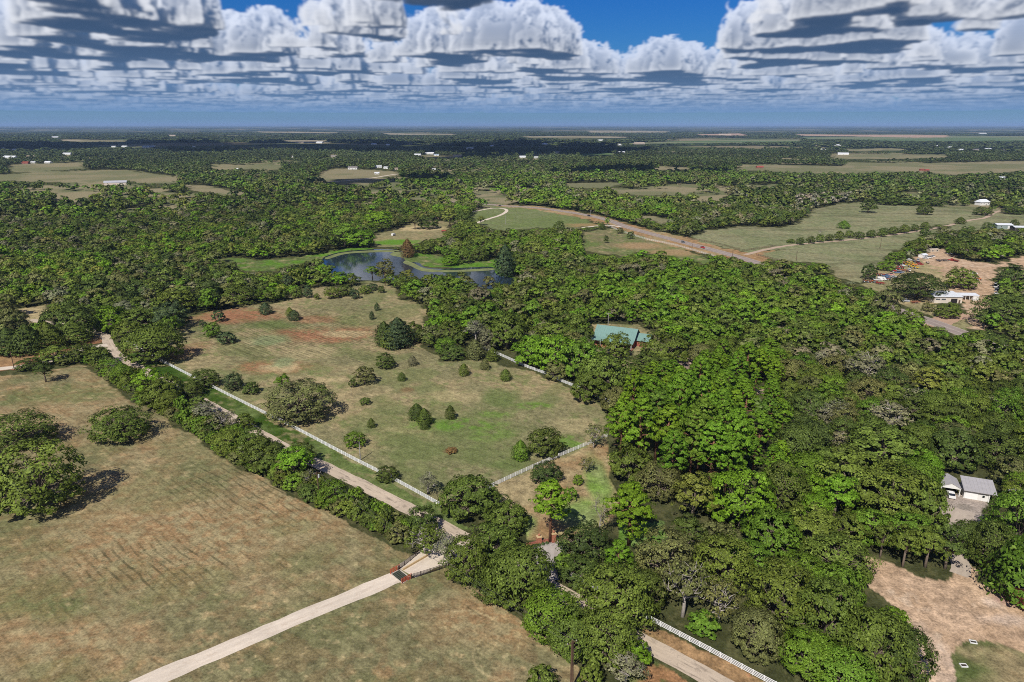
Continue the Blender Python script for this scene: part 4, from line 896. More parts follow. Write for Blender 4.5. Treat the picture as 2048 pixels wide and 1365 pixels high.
for a in (('oak', 1780, 393, 412, 44, 'dark'), ('oak', 1815, 397, 412, 30, 'dark'), ('oak', 1840, 398, 412, 28, 'mid'), ('oak', 1868, 396, 414, 40, 'dark'), ('oak', 1900, 391, 408, 32, 'dark'), ('oak', 1964, 413, 432, 34, 'dark'), ('oak', 1930, 397, 412, 16, 'mid'), ('oak', 2005, 398, 418, 40, 'mid'), ('feather', 2025, 416, 430, 40, 'dark'), ('oak', 2045, 408, 424, 40, 'dark'), ('oak', 2028, 438, 456, 16, 'dark'), ('oak', 1975, 443, 466, 26, 'dark'), ('oak', 1935, 450, 478, 34, 'dark'),
          ('oak', 1736, 525, 562, 28, 'deep'), ('oak', 1772, 520, 544, 34, 'green'), ('oak', 1790, 500, 532, 38, 'green'), ('oak', 1828, 478, 514, 44, 'mid'), ('oak', 1860, 465, 495, 44, 'dark'), ('oak', 1889, 470, 498, 40, 'dark'), ('oak', 1912, 488, 512, 40, 'green'), ('feather', 1940, 472, 521, 76, 'dark'), ('oak', 2010, 480, 512, 60, 'dark'),
          ('oak', 1985, 478, 505, 40, 'dark'), ('feather', 1832, 545, 605, 86, 'deep'), ('oak', 1918, 533, 582, 58, 'mid'), ('oak', 1893, 604, 640, 48, 'mid'), ('shrub', 1855, 604, 625, 24, 'olive'), ('oak', 2030, 530, 585, 70, 'deep'), ('feather', 2000, 590, 665, 110, 'dark'), ('oak', 1820, 615, 660, 44, 'mid'), ('oak', 1770, 570, 640, 56, 'olive'), ('oak', 2035, 585, 640, 70, 'dark')):
    T(*a)
# --- left behind the pasture
for a in (('cedar', 20, 655, 712, 70, 'dark'), ('cedar', 60, 648, 712, 56, 'dark'), ('cedar', 100, 642, 702, 56, 'mid'), ('oak', 145, 605, 684, 106, 'dark'), ('cedar', 150, 640, 690, 60, 'mid'), ('oak', 228, 608, 670, 64, 'bright'), ('oak', 285, 612, 668, 84, 'mid'), ('oak', 345, 600, 665, 70, 'blue'), ('oak', 260, 640, 690, 60, 'mid'), ('oak', 25, 612, 690, 70, 'olive'),
          ('oak', 60, 715, 745, 46, 'dark'), ('oak', 110, 690, 732, 60, 'mid'), ('oak', 160, 686, 730, 50, 'dark'), ('oak', 200, 690, 735, 48, 'mid'), ('tall', 300, 733, 800, 66, 'bright'), ('oak', 340, 745, 808, 56, 'mid'), ('oak', 385, 762, 800, 44, 'dark'), ('oak', 492, 825, 866, 36, 'mid'), ('oak', 604, 882, 940, 52, 'dark'), ('oak', 350, 575, 635, 90, 'mid'), ('oak', 420, 585, 622, 70, 'dark'), ('oak', 480, 572, 615, 80, 'mid'), ('oak', 540, 575, 604, 60, 'green'), ('oak', 95, 535, 560, 42, 'yellow')):
    T(*a)
# ------------------------------------------------------------------ hedge along the county road
HEDGE = [(165, 722), (200, 738), (262, 785), (330, 826), (400, 870), (470, 914), (540, 952), (620, 994), (700, 1034), (760, 1064), (810, 1086)]
hl = spline(gp(HEDGE), 1.0); hn = int(len(hl))
i = 0; cnt = 0; acc = 0.0
while i < hn - 1:
    t = (hl[min(i + 1, hn - 1)] - hl[i]).normalized(); nrm = Vector((-t.y, t.x))
    far_f = hl[i].y / 300
    r = R_.uniform(1.9, 3.1) * (1.0 + .2 * far_f)
    for s_ in (R_.uniform(-.4, .6), R_.uniform(3.0, 4.4)):
        p = hl[i] + nrm * s_
        tint = R_.choice(['mid', 'mid', 'dark', 'green', 'olive', 'dark'])
        h = R_.uniform(3.4, 5.8) * (1.25 if s_ > 2 else .9) + (R_.random() < .10) * 2.2
        TREES.append(dict(kind='shrub' if R_.random() < .8 else 'loose', tint=tint, x=p.x, y=p.y, r=r * R_.uniform(.85, 1.15), h=h, label=None, group='shrubs of the hedge along the county road', px=0, py=0, hand=True, hedge=True))
    i += max(1, int(r * 1.05))

# ------------------------------------------------------------------ woods: fill what the clearings leave
HOUSE_SPOTS = [(232, 370, 40), (298, 296, 22), (4, 299, 14), (30, 301, 8), (135, 310, 16), (22, 318, 28), (62, 316, 14), (52, 328, 12), (67, 327, 8), (97, 327, 12), (110, 276, 14), (345, 273, 12), (228, 295, 8), (250, 295, 12), (267, 298, 8), (388, 295, 5), (473, 341, 7), (493, 348, 6), (706, 339, 18), (757, 336, 12), (773, 338, 10), (754, 349, 9), (793, 340, 8), (870, 342, 10), (835, 312, 14), (860, 309, 18), (873, 312, 10), (915, 314, 16), (748, 290, 10), (776, 291, 8), (820, 290, 8), (940, 299, 14), (984, 293, 6), (668, 315, 12), (600, 287, 16), (640, 287, 14), (585, 315, 5), (1045, 316, 12), (1072, 317, 8), (1090, 290, 14), (1240, 291, 9), (1278, 289, 22), (1242, 307, 14), (1200, 282, 11), (1113, 307, 12), (1519, 337, 13), (1450, 270, 24), (1686, 310, 20), (1645, 300, 10), (1676, 292, 14), (1636, 293, 8), (1873, 294, 9), (1898, 296, 14), (1920, 302, 16), (1950, 302, 18), (1975, 300, 12), (2010, 303, 18), (1843, 342, 8), (1853, 343, 9), (2003, 360, 18), (1495, 393, 4), (1965, 268, 14), (1966, 404, 26), (957, 465, 30), (1077, 478, 16), (1990, 510, 24), (2010, 460, 44)]
VISPOND = [(655, 512), (740, 502), (800, 504), (812, 520), (850, 535), (985, 537), (985, 556), (962, 574), (945, 562), (930, 546), (850, 549), (785, 546), (745, 536), (700, 543), (668, 543)]
CLEAR = [p for k, p in FIELDS] + [VISPOND,
   [(1195, 650), (1285, 650), (1290, 685), (1200, 700)],                                  # house roof stays in view
   [(1880, 945), (1985, 948), (1985, 1005), (1965, 1040), (1878, 1025)],
   [(1055, 1070), (1122, 1070), (1122, 1112), (1100, 1145), (1060, 1110)],
   [(1862, 578), (1960, 578), (1960, 615), (1862, 610)],
   [(1780, 600), (1830, 600), (1880, 640), (1870, 655), (1790, 625)],
   [(1295, 1222), (1545, 1350), (1610, 1385), (1600, 1402), (1290, 1255)],
   [(960, 690), (1055, 727), (1060, 742), (958, 704)], [(1118, 756), (1182, 784), (1180, 794), (1118, 768)],
   [(1225, 380), (1225, 382), (1226, 381)]]
ROADS = [(county_line, 6.0), (hwy_line, 13.0), (drive_line, 8.0), (ranch_line, 6.0)]
_rp = np.array([(p.x, p.y, w) for L, w in ROADS for p in L])
def clear_mask(x, y, h, r, pxm=2.0):
    """True where a tree of height h and radius r would stand in or hide a clearing that the photograph shows"""
    bad = np.zeros(x.shape, bool)
    pts = [(x, y, 0 * h), (x, y, h * .95), (x - r * .8, y, h * .5), (x + r * .8, y, h * .5), (x, y, h * .5), (x, y - r * .8, h * .1)]
    for (a, b_, c) in pts:
        px, py = PJ(a, b_, c)
        for poly in CLEAR: bad |= pip(px, py, poly)
    px, py = PJ(x, y, 0)
    bad |= pip(px, py, POND)
    for (hx_, hy_, hw_) in HOUSE_SPOTS: bad |= (np.abs(px - hx_) < hw_ * .55 + 2) & (py > hy_ - 2) & (py < hy_ + 4 + 9000.0 / np.maximum(y, 300) * .55) & (y > 900)
    return bad
def zone_kind(px, py, rnd, rnd2, patch):
    """which sort of tree grows where"""
    if 1380 < px < 1780 and 530 < py < 690 and patch > .38:
        return ('pine', 'bright' if rnd < .30 else 'green' if rnd < .6 else 'mid') if rnd2 < .6 else ('oak', 'green' if rnd < .3 else 'dark' if rnd < .6 else 'mid')
    if 1230 < px < 1560 and 740 < py < 1000: return ('pine', 'bright' if rnd < .6 else 'lime')
    if 560 < px < 900 and 400 < py < 520 or (0 < px < 420 and 380 < py < 420):
        t = ['bright', 'yellow', 'green', 'mid', 'mid', 'dark', 'olive', 'dark'][int(rnd * 8)]; return ('tall' if rnd2 < .3 else 'oak', t)
    if px < 620 and py < 620:
        t = ['dark', 'dark', 'mid', 'olive', 'olive', 'mid', 'deep', 'grey', 'green', 'dark'][int(rnd * 10)]
        if patch > .60: t = ['green', 'bright', 'mid', 'yellow', 'mid'][int(rnd * 5)]
        return ('loose' if t == 'grey' else ('feather' if rnd2 < .5 else 'oak'), t)
    if 1590 < px < 1700 and 400 < py < 430: return ('loose', 'pale' if rnd < .45 else 'grey' if rnd < .7 else 'dark')
    if px > 1350 and 380 < py < 500: t = ['dark', 'mid', 'dark', 'olive', 'deep', 'mid', 'dark', 'grey'][int(rnd * 8)]; return ('oak', t)
    t = ['mid', 'mid', 'dark', 'mid', 'olive', 'mid', 'dark', 'green', 'olive', 'mid', 'green', 'grey'][int(rnd * 12)]
    if patch > .62: t = ['green', 'mid', 'bright', 'green'][int(rnd * 4)]
    return ('loose' if t == 'grey' else ['oak', 'feather', 'feather', 'tall', 'oak'][int(rnd2 * 5)], t)
def fill(r0, r1, spac, rmin, rmax, azlim=39, seed=1, keep=1.0):
    rg = np.random.default_rng(seed)
    xs = np.arange(-r1 * math.sin(rad(azlim)), r1 * math.sin(rad(azlim)), spac); ys = np.arange(r0 * math.cos(rad(azlim)), r1, spac * .88)
    X, Y = np.meshgrid(xs, ys); X = X + (np.arange(len(ys)) % 2)[:, None] * spac / 2
    X = (X + rg.uniform(-.34, .34, X.shape) * spac).ravel(); Y = (Y + rg.uniform(-.34, .34, Y.shape) * spac).ravel()
    D = np.hypot(X, Y); A = np.abs(np.arctan2(X, Y)); k = (D > r0) & (D <= r1) & (A < rad(azlim)) & (rg.random(len(X)) < keep)
    X, Y = X[k], Y[k]; u = rg.random(len(X)); r = rmin + (rmax - rmin) * u ** 1.3; h = r * rg.uniform(1.15, 1.75, len(X)) + 1.8
    return X, Y, r, h, rg
# near woods: candidates as trees of their own
X, Y, r, h, rg = fill(112, 330, 8.3, 4.4, 7.4, 40, 3)
hx = np.array([(t['x'], t['y'], t['r']) for t in TREES if not t.get('hedge')])
ok = ~clear_mask(X, Y, h, r)
for (tx, ty, tr) in hx: ok &= (np.hypot(X - tx, Y - ty) > (tr * .80 + r * .55))
for (tx, ty, w) in _rp: ok &= np.hypot(X - tx, Y - ty) > w * .5 + r * .55
px, py = PJ(X, Y, 0); ok &= (px > -90) & (px < 2140) & (py < 1520)
near = np.nonzero(ok)[0]
cand = []
for j in near:
    patch = float(fb2(np.array([X[j] / 45]), np.array([Y[j] / 45]), 2, 77)[0]); k, t = zone_kind(px[j], py[j], rg.random(), rg.random(), patch)
    rr, hh = r[j], h[j]
    if k == 'pine': rr *= .72; hh = hh * 1.35
    if k == 'tall': rr *= .85; hh *= 1.15
    cand.append(dict(kind=k, tint=t, x=X[j], y=Y[j], r=rr, h=hh, label=None, group=None, px=px[j], py=py[j], hand=False))
cand.sort(key=lambda t: math.hypot(t['x'], t['y']) / t['r'])
print('near candidates', len(cand), 'hand', len(TREES))
NIND = 230
LEFT = cand[NIND:]; TREES += cand[:NIND]
# ------------------------------------------------------------------ labels that single each tree out
LM = [('the teal roofed house', 1240, 690), ('the roadside fence corner', 883, 1015), ('the brick gate pillars', 1095, 1085), ('the open carport', 1905, 985), ('the bare dirt lot', 1800, 1200), ('the salvage yard', 1790, 545),
      ('the white roofed workshop', 1913, 600), ('the pond', 820, 535), ('the cattle guard', 820, 1150), ('the pine grove', 1370, 930), ('the big bright round tree', 1480, 1060), ('the yellowish tree', 1853, 798), ('the ranch track', 1700, 480),
      ('the farmhouse', 1966, 415), ('the bottom fence', 1420, 1300), ('the small tan clearing', 65, 635), ('the cedar clump in the field', 795, 694), ('the huge grey green oak', 600, 850), ('the highway', 1560, 541), ('the oval green meadow', 1060, 440),
      ('the far road bend', 225, 695), ('the blue metal barn', 957, 465), ('the red roofed shed', 1077, 478), ('the gravel patch', 1370, 730), ('the grass glade', 1530, 820), ('the curved white fence', 1150, 780), ('the hip roofed house', 1990, 500), ('the concrete forecourt', 1925, 1020)]
LMG = [(n, *G(a, b_), a, b_) for n, a, b_ in LM]
groups = {}
for t in TREES:
    if t['label']: continue
    if t.get('hedge'):
        seg = 'at its far end' if t['y'] > 345 else ('above its middle' if t['y'] > 285 else ('in its upper half' if t['y'] > 240 else ('in its lower half' if t['y'] > 185 else 'at its near end')))
        base = ('leaner ' if t['kind'] == 'loose' else '') + TWORD[t['tint']] + (' tall' if t['h'] > 6.6 else (' low' if t['h'] < 3.7 else '')) + ' shrub in the roadside hedge, ' + seg; key = (base, 'the far bend of the county road'); t['d'] = -t['y']
        groups.setdefault(key, []).append(t); continue
    n, gx, gy, a, b_ = min(LMG, key=lambda q: math.hypot(q[1] - t['x'], q[2] - t['y']))
    px_, py_ = PJ(t['x'], t['y']); dx, dy = px_ - a, (py_ - b_) * 1.6
    rel = ('left of' if dx < 0 else 'right of') if abs(dx) > abs(dy) else ('beyond' if dy < 0 else 'in front of')
    size = 'large ' if t['r'] > 6.3 else ('small ' if t['r'] < 3.2 else '')
    t['d'] = math.hypot(gx - t['x'], gy - t['y'])
    groups.setdefault((size + TWORD[t['tint']] + ' ' + KIND[t['kind']][2], rel + ' ' + n), []).append(t)
for (a, b_), L in groups.items():
    L.sort(key=lambda t: t['d'])
    for i, t in enumerate(L):
        if 'hedge' in a:
            t['label'] = ORD[min(i, 19)] + ' ' + a if len(L) > 1 else a
        else: t['label'] = (a + ' ' + b_) if len(L) == 1 else ((ORD[i] + ' closest ' if i else 'closest ') + a + ' ' + b_)
GRP = {'pine': 'pines in the woods', 'cedar': 'cedars', 'shrub': 'bushes', 'bare': 'leafless trees', 'oak': 'broadleaf trees', 'tall': 'broadleaf trees', 'loose': 'thin crowned trees', 'feather': 'fine leaved oaks'}
for i, t in enumerate(TREES):
    nm, cat, _, pk = KIND[t['kind']]
    L = PROTO[pk]; cr, tk, R0, H0 = L[R_.randrange(len(L))]
    s = t['r'] / R0; sz = t['h'] / H0
    e = empty(nm, (t['x'], t['y'], 0), R_.uniform(0, 6.28), (s, s, sz))
    tag(e, t['label'], cat, t['group'] or GRP[t['kind']])
    a = link('trunk', tk, e); c = link('crown' if t['kind'] != 'bare' else 'twigs', cr, e)
    v = R_.uniform(.85, 1.18); w = R_.uniform(.93, 1.07); tc_ = TINT[t['tint']]
    c['tint'] = [tc_[0] * v * w, tc_[1] * v, tc_[2] * v / w]

# ------------------------------------------------------------------ the rest of the woods as stuff, instanced
def gn_wood(name, protos, P, S, tint, label, seed=0):
    rg = np.random.default_rng(seed); n = len(P)
    me = bpy.data.meshes.new(name); me.vertices.add(n); me.vertices.foreach_set('co', np.ascontiguousarray(P, np.float32).ravel())
    for k, ty, arr in (('tint', 'FLOAT_COLOR', np.concatenate([tint, np.ones((n, 1))], 1)), ('siz', 'FLOAT_VECTOR', S), ('rot', 'FLOAT_VECTOR', np.stack([np.zeros(n), np.zeros(n), rg.uniform(0, 6.28, n)], 1))):
        a = me.attributes.new(k, ty, 'POINT'); a.data.foreach_set('color' if ty == 'FLOAT_COLOR' else 'vector', np.ascontiguousarray(arr, np.float32).ravel())
    a = me.attributes.new('pick', 'INT', 'POINT'); a.data.foreach_set('value', rg.integers(0, len(protos), n).astype(np.int32))
    o = link(name, me); tag(o, label, None, None, 'stuff')
    cl = bpy.data.collections.new(name + '_kinds')
    for q in protos: ob = bpy.data.objects.new('source_tree', q); cl.objects.link(ob)
    ng = bpy.data.node_groups.new(name, 'GeometryNodeTree')
    ng.interface.new_socket('Geometry', in_out='INPUT', socket_type='NodeSocketGeometry'); ng.interface.new_socket('Geometry', in_out='OUTPUT', socket_type='NodeSocketGeometry')
    N = ng.nodes; Lk = ng.links
    gi = N.new('NodeGroupInput'); go = N.new('NodeGroupOutput'); iop = N.new('GeometryNodeInstanceOnPoints'); ci = N.new('GeometryNodeCollectionInfo')
    ci.inputs['Collection'].default_value = cl; ci.inputs['Separate Children'].default_value = True; ci.inputs['Reset Children'].default_value = True
    iop.inputs['Pick Instance'].default_value = True
    def att(nm, ty):
        q = N.new('GeometryNodeInputNamedAttribute'); q.data_type = ty; q.inputs['Name'].default_value = nm; return q.outputs['Attribute']
    Lk.new(gi.outputs[0], iop.inputs['Points']); Lk.new(ci.outputs[0], iop.inputs['Instance'])
    Lk.new(att('pick', 'INT'), iop.inputs['Instance Index']); Lk.new(att('siz', 'FLOAT_VECTOR'), iop.inputs['Scale'])
    e2r = N.new('FunctionNodeEulerToRotation'); Lk.new(att('rot', 'FLOAT_VECTOR'), e2r.inputs[0]); Lk.new(e2r.outputs[0], iop.inputs['Rotation'])
    Lk.new(iop.outputs[0], go.inputs[0])
    md = o.modifiers.new('scatter', 'NODES'); md.node_group = ng
    return o
TA = {k: np.array(v) for k, v in TINT.items()}
def region_tints(X, Y, px, py, rg):
    n = len(X); out = np.zeros((n, 3)); patch = fb2(X / 45, Y / 45, 2, 77); pb = fb2(X / 260, Y / 260, 2, 78)
    for j in range(n):
        k, t = zone_kind(px[j], py[j], rg.random(), rg.random(), patch[j]); out[j] = TA[t]
    D = np.hypot(X, Y)[:, None]; f = sstep(700, 2600, D)
    out = out * (1 - f) + np.array([.078, .102, .036]) * f
    return out * (0.55 + .95 * pb)[:, None] * rg.uniform(.8, 1.25, (n, 1)) * rg.uniform(.93, 1.07, (n, 3))
XB = []
def wood_block(name, label, r0, r1, spac, rmin, rmax, protos, R0, seed, keep=1.0, extra=None, hs=1.0):
    X, Y, r, h, rg = fill(r0, r1, spac, rmin, rmax, 40, seed, keep); h = h * hs
    bad = clear_mask(X, Y, h, r); h = np.where(bad, 3.0, h); r = np.where(bad, np.minimum(r, 3.2), r)
    ok = ~(bad & clear_mask(X, Y, h, r))
    D = np.hypot(X, Y)
    if r0 < 900:
        m_ = D < 1100
        for (tx, ty, w) in _rp[::2]: ok &= ~((np.abs(X - tx) < 40) & (np.hypot(X - tx, Y - ty) < w * .5 + r * .6))
        for t in TREES:
            if math.hypot(t['x'], t['y']) > r0 - 20: ok &= ~((np.abs(X - t['x']) < 20) & (np.hypot(X - t['x'], Y - t['y']) < t['r'] * .75 + r * .5))
    if extra is not None: ok &= extra(X, Y)
    X, Y, r, h = X[ok], Y[ok], r[ok], h[ok]; px, py = PJ(X, Y, 0)
    tint = region_tints(X, Y, px, py, rg)
    P = np.stack([X, Y, np.zeros(len(X))], -1); S = np.stack([r / R0, r / R0, h / 8.5], -1)
    print(name, len(X)); return P, S, tint
def split(P, S, tint, protos, names, seed):
    """left and right halves of a band become woods of their own"""
    s = P[:, 0] < P[:, 1] * .0
    for q, lab in ((s, names[0]), (~s, names[1])):
        if q.sum(): gn_wood('woodland', protos, P[q], S[q], tint[q], lab, seed)
if LEFT:
    P = np.array([(t['x'], t['y'], 0) for t in LEFT]); S = np.array([(t['r'] / 5, t['r'] / 5, t['h'] / 8.8) for t in LEFT]); tt = np.array([TINT[t['tint']] for t in LEFT])
    split(P, S, tt, MID, ('smaller trees filling the woods left of the pond', 'smaller trees filling the woods beyond the teal roofed house'), 5)
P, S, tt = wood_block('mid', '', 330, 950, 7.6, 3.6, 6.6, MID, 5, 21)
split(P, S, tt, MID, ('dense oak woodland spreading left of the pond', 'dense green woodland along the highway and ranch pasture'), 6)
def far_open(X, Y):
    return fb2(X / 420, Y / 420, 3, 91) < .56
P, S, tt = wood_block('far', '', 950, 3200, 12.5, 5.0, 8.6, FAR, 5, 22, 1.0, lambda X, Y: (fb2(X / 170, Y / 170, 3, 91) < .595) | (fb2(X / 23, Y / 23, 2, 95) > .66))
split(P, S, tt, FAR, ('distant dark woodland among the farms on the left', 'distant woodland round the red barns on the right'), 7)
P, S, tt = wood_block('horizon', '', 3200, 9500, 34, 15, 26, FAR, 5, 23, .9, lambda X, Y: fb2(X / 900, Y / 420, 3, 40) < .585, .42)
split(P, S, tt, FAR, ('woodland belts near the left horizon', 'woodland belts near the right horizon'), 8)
# scrub and tall weeds that fringe the field edges are part of the ground cover texture
# ------------------------------------------------------------------ fences
M_VINYL = plain('white_vinyl', (.80, .80, .78), .45, .04, .5)
M_DARKWOOD = plain('dark_stained_wood', (.035, .024, .018), .8, .3, 2)
M_BROWNWOOD = plain('weathered_brown_wood', (.12, .075, .05), .9, .3, 1)
M_REDPIPE = plain('rusty_red_paint', (.46, .10, .045), .6, .3, 2)
def post_mesh(w, h, m, cap=True):
    mb = MB(); mb.box((0, 0, h / 2 - .1), (w, w, h + .2))
    if cap: mb.box((0, 0, h + .02), (w * 1.25, w * 1.25, .05), taper=.3)
    return mb.mesh('post', m)
def rail_mesh(L, t, w, m):
    return MB().box((L / 2, 0, 0), (L, t, w)).mesh('rail', m)
def fence(name, pts_, label, cat='fence', group=None, step=2.44, nr=4, hh=1.38, pw=.14, rt=.05, rw=.15, mat=None, span=2, cap=True, first=.22):
    mat = mat or M_VINYL
    L = spline(pts_, .5); acc = [0.0]
    for a, b_ in zip(L, L[1:]): acc.append(acc[-1] + (b_ - a).length)
    tot = acc[-1]; n = max(1, round(tot / step)); P = []; j = 0
    for k in range(n + 1):
        d = tot * k / n
        while j < len(acc) - 2 and acc[j + 1] < d: j += 1
        P.append(L[j].lerp(L[j + 1], (d - acc[j]) / max(1e-6, acc[j + 1] - acc[j])))
    e = empty(name, (P[0].x, P[0].y, 0)); tag(e, label, cat, group)
    pm = post_mesh(pw, hh, mat, cap); rm = {}
    for p in P: link('post', pm, e, (p.x - P[0].x, p.y - P[0].y, 0))
    k = 0
    while k < n:
        s = min(span, n - k); a, b_ = P[k], P[k + s]; d = b_ - a; l = d.length; key = round(l, 1)
        if key not in rm: rm[key] = rail_mesh(key - .02, rt, rw, mat)
        for q in range(nr):
            o = link('rail', rm[key], e, (a.x - P[0].x, a.y - P[0].y, first + (hh - first - .1) * q / (nr - 1)), math.atan2(d.y, d.x))
        k += s
    return e
FG = 'white four rail vinyl fences'
fence('white_fence', gp([(250, 683), (290, 706), (337, 731), (425, 776), (530, 829), (577, 852), (700, 917), (790, 963), (884, 1015)]), 'white vinyl fence running beside the county road the length of the field', 'fence', FG)
fence('white_fence', gp([(975, 979), (1063, 938), (1169, 893), (1214, 874)]), 'white vinyl fence climbing between the field and the dry lawn', 'fence', FG)
fence('white_fence', gp([(965, 698), (998, 711), (1052, 735), (1090, 749), (1122, 764), (1152, 776), (1179, 789), (1225, 809)]), 'curved white vinyl fence along the trees at the far side of the field', 'fence', FG)
fence('white_fence', gp([(1140, 1152), (1160, 1163), (1220, 1197), (1300, 1242), (1420, 1305), (1540, 1369), (1650, 1425)]), 'white vinyl fence beside the grey road at the bottom of the picture', 'fence', FG)
fence('pasture_fence', gp([(1214, 452), (1247, 465), (1295, 480), (1348, 491), (1418, 511), (1445, 520)]), 'pale fence along the near side of the highway pasture', 'fence', 'fences by the highway', 3, 3, 1.5, .2, .08, .2, plain('pale_fence_paint', (.62, .58, .52), .8, .1), 3)
fence('pasture_fence', gp([(1375, 478), (1430, 488), (1480, 501)]), 'brown fence on the far side of the highway left of the ranch gate', 'fence', 'fences by the highway', 3, 3, 1.5, .22, .08, .18, M_BROWNWOOD, 3)
fence('pasture_fence', gp([(1512, 511), (1567, 525), (1600, 535)]), 'brown fence on the far side of the highway right of the ranch gate', 'fence', 'fences by the highway', 3, 3, 1.5, .22, .08, .18, M_BROWNWOOD, 3)
fence('pasture_fence', gp([(1485, 503), (1520, 498), (1552, 493)]), 'short brown fence along the mouth of the ranch track', 'fence', 'fences by the highway', 3, 3, 1.5, .22, .08, .18, M_BROWNWOOD, 3)
fence('board_fence', gp([(797, 1141), (822, 1121), (842, 1104)]), 'black board fence on the far side of the gravel apron', 'fence', 'black fences at the cattle guard', 2.4, 5, 1.35, .16, .05, .12, M_DARKWOOD, 1)
fence('board_fence', gp([(823, 1158), (862, 1146), (906, 1131), (930, 1122)]), 'black board fence on the near side of the gravel apron', 'fence', 'black fences at the cattle guard', 2.4, 5, 1.35, .16, .05, .12, M_DARKWOOD, 1)
for (a, b_, lab) in (((781, 1149), (799, 1139), 'rusty red pipe wing on the far side of the cattle guard'), ((804, 1168), (823, 1157), 'rusty red pipe wing on the near side of the cattle guard')):
    fence('pipe_wing', [G(*a), G(*b_)], lab, 'gate wing', 'red wings of the cattle guard', 1.1, 6, 1.5, .14, .08, .10, M_REDPIPE, 1, False, .1)
cg = [G(782, 1149), G(799, 1140), G(821, 1157), G(805, 1168)]
cx0, cy0 = sum(p[0] for p in cg) / 4, sum(p[1] for p in cg) / 4
e = empty('cattle_guard', (cx0, cy0, 0)); tag(e, 'steel cattle guard with dark grid where the pale drive meets the apron', 'cattle guard')
M_PIT_SHADE = plain('painted_pit_shade', (.03, .035, .025), .9, .3)
mb = MB(); mb.add([(p[0] - cx0, p[1] - cy0, .045) for p in cg], [(0, 1, 2, 3)]); mb.obj('pit_shade', M_PIT_SHADE, e)  # flat sheet, shade below the bars painted as near-black colour
for k in range(9):
    t = (k + .5) / 9; a = Vector(cg[0]).lerp(Vector(cg[3]), t); b_ = Vector(cg[1]).lerp(Vector(cg[2]), t); d = b_ - a
    MB().box((0, 0, .1), (d.length, .10, .06), math.atan2(d.y, d.x)).obj('bar', plain('grey_green_steel', (.13, .14, .10), .6, .3, 2), e, ((a.x + b_.x) / 2 - cx0, (a.y + b_.y) / 2 - cy0, 0))
for k in range(4):
    a, b_ = Vector(cg[k]), Vector(cg[(k + 1) % 4]); d = b_ - a
    MB().box((0, 0, .09), (d.length + .2, .22, .14), math.atan2(d.y, d.x)).obj('frame', plain('pale_concrete', (.5, .44, .36), .9, .15, 1), e, ((a.x + b_.x) / 2 - cx0, (a.y + b_.y) / 2 - cy0, 0))
a, b_ = Vector(G(806, 1141)), Vector(G(856, 1112)); d = b_ - a
o = MB().box((0, 0, .25), (d.length, .35, .5), math.atan2(d.y, d.x)).obj('retaining_kerb', plain('tan_stone', (.50, .36, .19), .9, .2, 1), None, ((a.x + b_.x) / 2, (a.y + b_.y) / 2, 0)); tag(o, 'low tan retaining kerb along the gravel apron', 'kerb')

# ------------------------------------------------------------------ brick gate
M_BRICK = plain('orange_brick', (.40, .16, .095), .85, .3, 4)
M_BRICK2 = plain('red_brick', (.28, .10, .07), .85, .3, 3)
M_WHITE = plain('white_paint', (.72, .71, .68), .6, .06, .6)
M_DARKGLASS = plain('dark_window_glass', (.02, .025, .03), .12, .2, 1, 0, .6)
for (p, hh, lab) in (((1078, 1087), 2.1, 'left brick gate pillar with stone cap, paler of the pair'), ((1107, 1083), 2.5, 'right brick gate pillar with urn, taller of the pair')):
    x, y = G(*p); e = empty('gate_pillar', (x, y, 0), .3); tag(e, lab, 'pillar', 'brick gate pillars')
    MB().box((0, 0, hh / 2), (1.15, 1.15, hh)).obj('shaft', M_BRICK, e)
    MB().box((0, 0, .15), (1.35, 1.35, .3)).obj('plinth', M_BRICK2, e)
    MB().box((0, 0, hh + .09), (1.45, 1.45, .18), taper=.1).obj('cap', plain('tan_stone', (.5, .36, .19), .9), e)
    MB().tube([(0, 0, hh + .18), (0, 0, hh + .4), (0, 0, hh + .7), (0, 0, hh + .85)], [.12, .3, .34, .1], 8).obj('urn', M_BRICK, e)
    for k in range(4): MB().box((0, 0, .45 + k * .42), (1.17, 1.17, .04)).obj('brick_course', M_BRICK2, e)
mb = MB(); gl = spline(gp([(1052, 1091), (1065, 1090), (1074, 1088)]), .8); 
def low_wall(pts, lab):
    gl = spline(gp(pts), 1.0); e = empty('brick_wall', (gl[0].x, gl[0].y, 0)); tag(e, lab, 'wall', 'low brick walls at the gate')
    for a, b_ in zip(gl, gl[1:]):
        d = b_ - a; c = (a + b_) / 2 - gl[0]
        MB().box((0, 0, .33), (d.length * .98, .35, .66), math.atan2(d.y, d.x)).obj('brick_panel', M_BRICK, e, (c.x, c.y, 0))
        MB().box((0, 0, .70), (d.length, .45, .08), math.atan2(d.y, d.x)).obj('coping', M_BRICK2, e, (c.x, c.y, 0))
low_wall([(1052, 1092), (1064, 1090), (1074, 1088)], 'low brick wall left of the paler gate pillar')
low_wall([(1083, 1087), (1090, 1084), (1103, 1083)], 'low brick wall between the two gate pillars')
for i, p in enumerate(((1060, 1096), (1066, 1094), (1072, 1093), (1078, 1092), (1086, 1090), (1094, 1088))):
    x, y = G(*p); e = empty('shrub', (x, y, 0), i, (.2, .2, .2)); tag(e, '%s little clipped shrub from the left in the bed before the gate wall' % ORD[i], 'shrub', 'clipped shrubs at the gate')
    link('trunk', PROTO['shrub'][0][1], e); c = link('crown', PROTO['shrub'][0][0], e); c['tint'] = [.09, .15, .05]

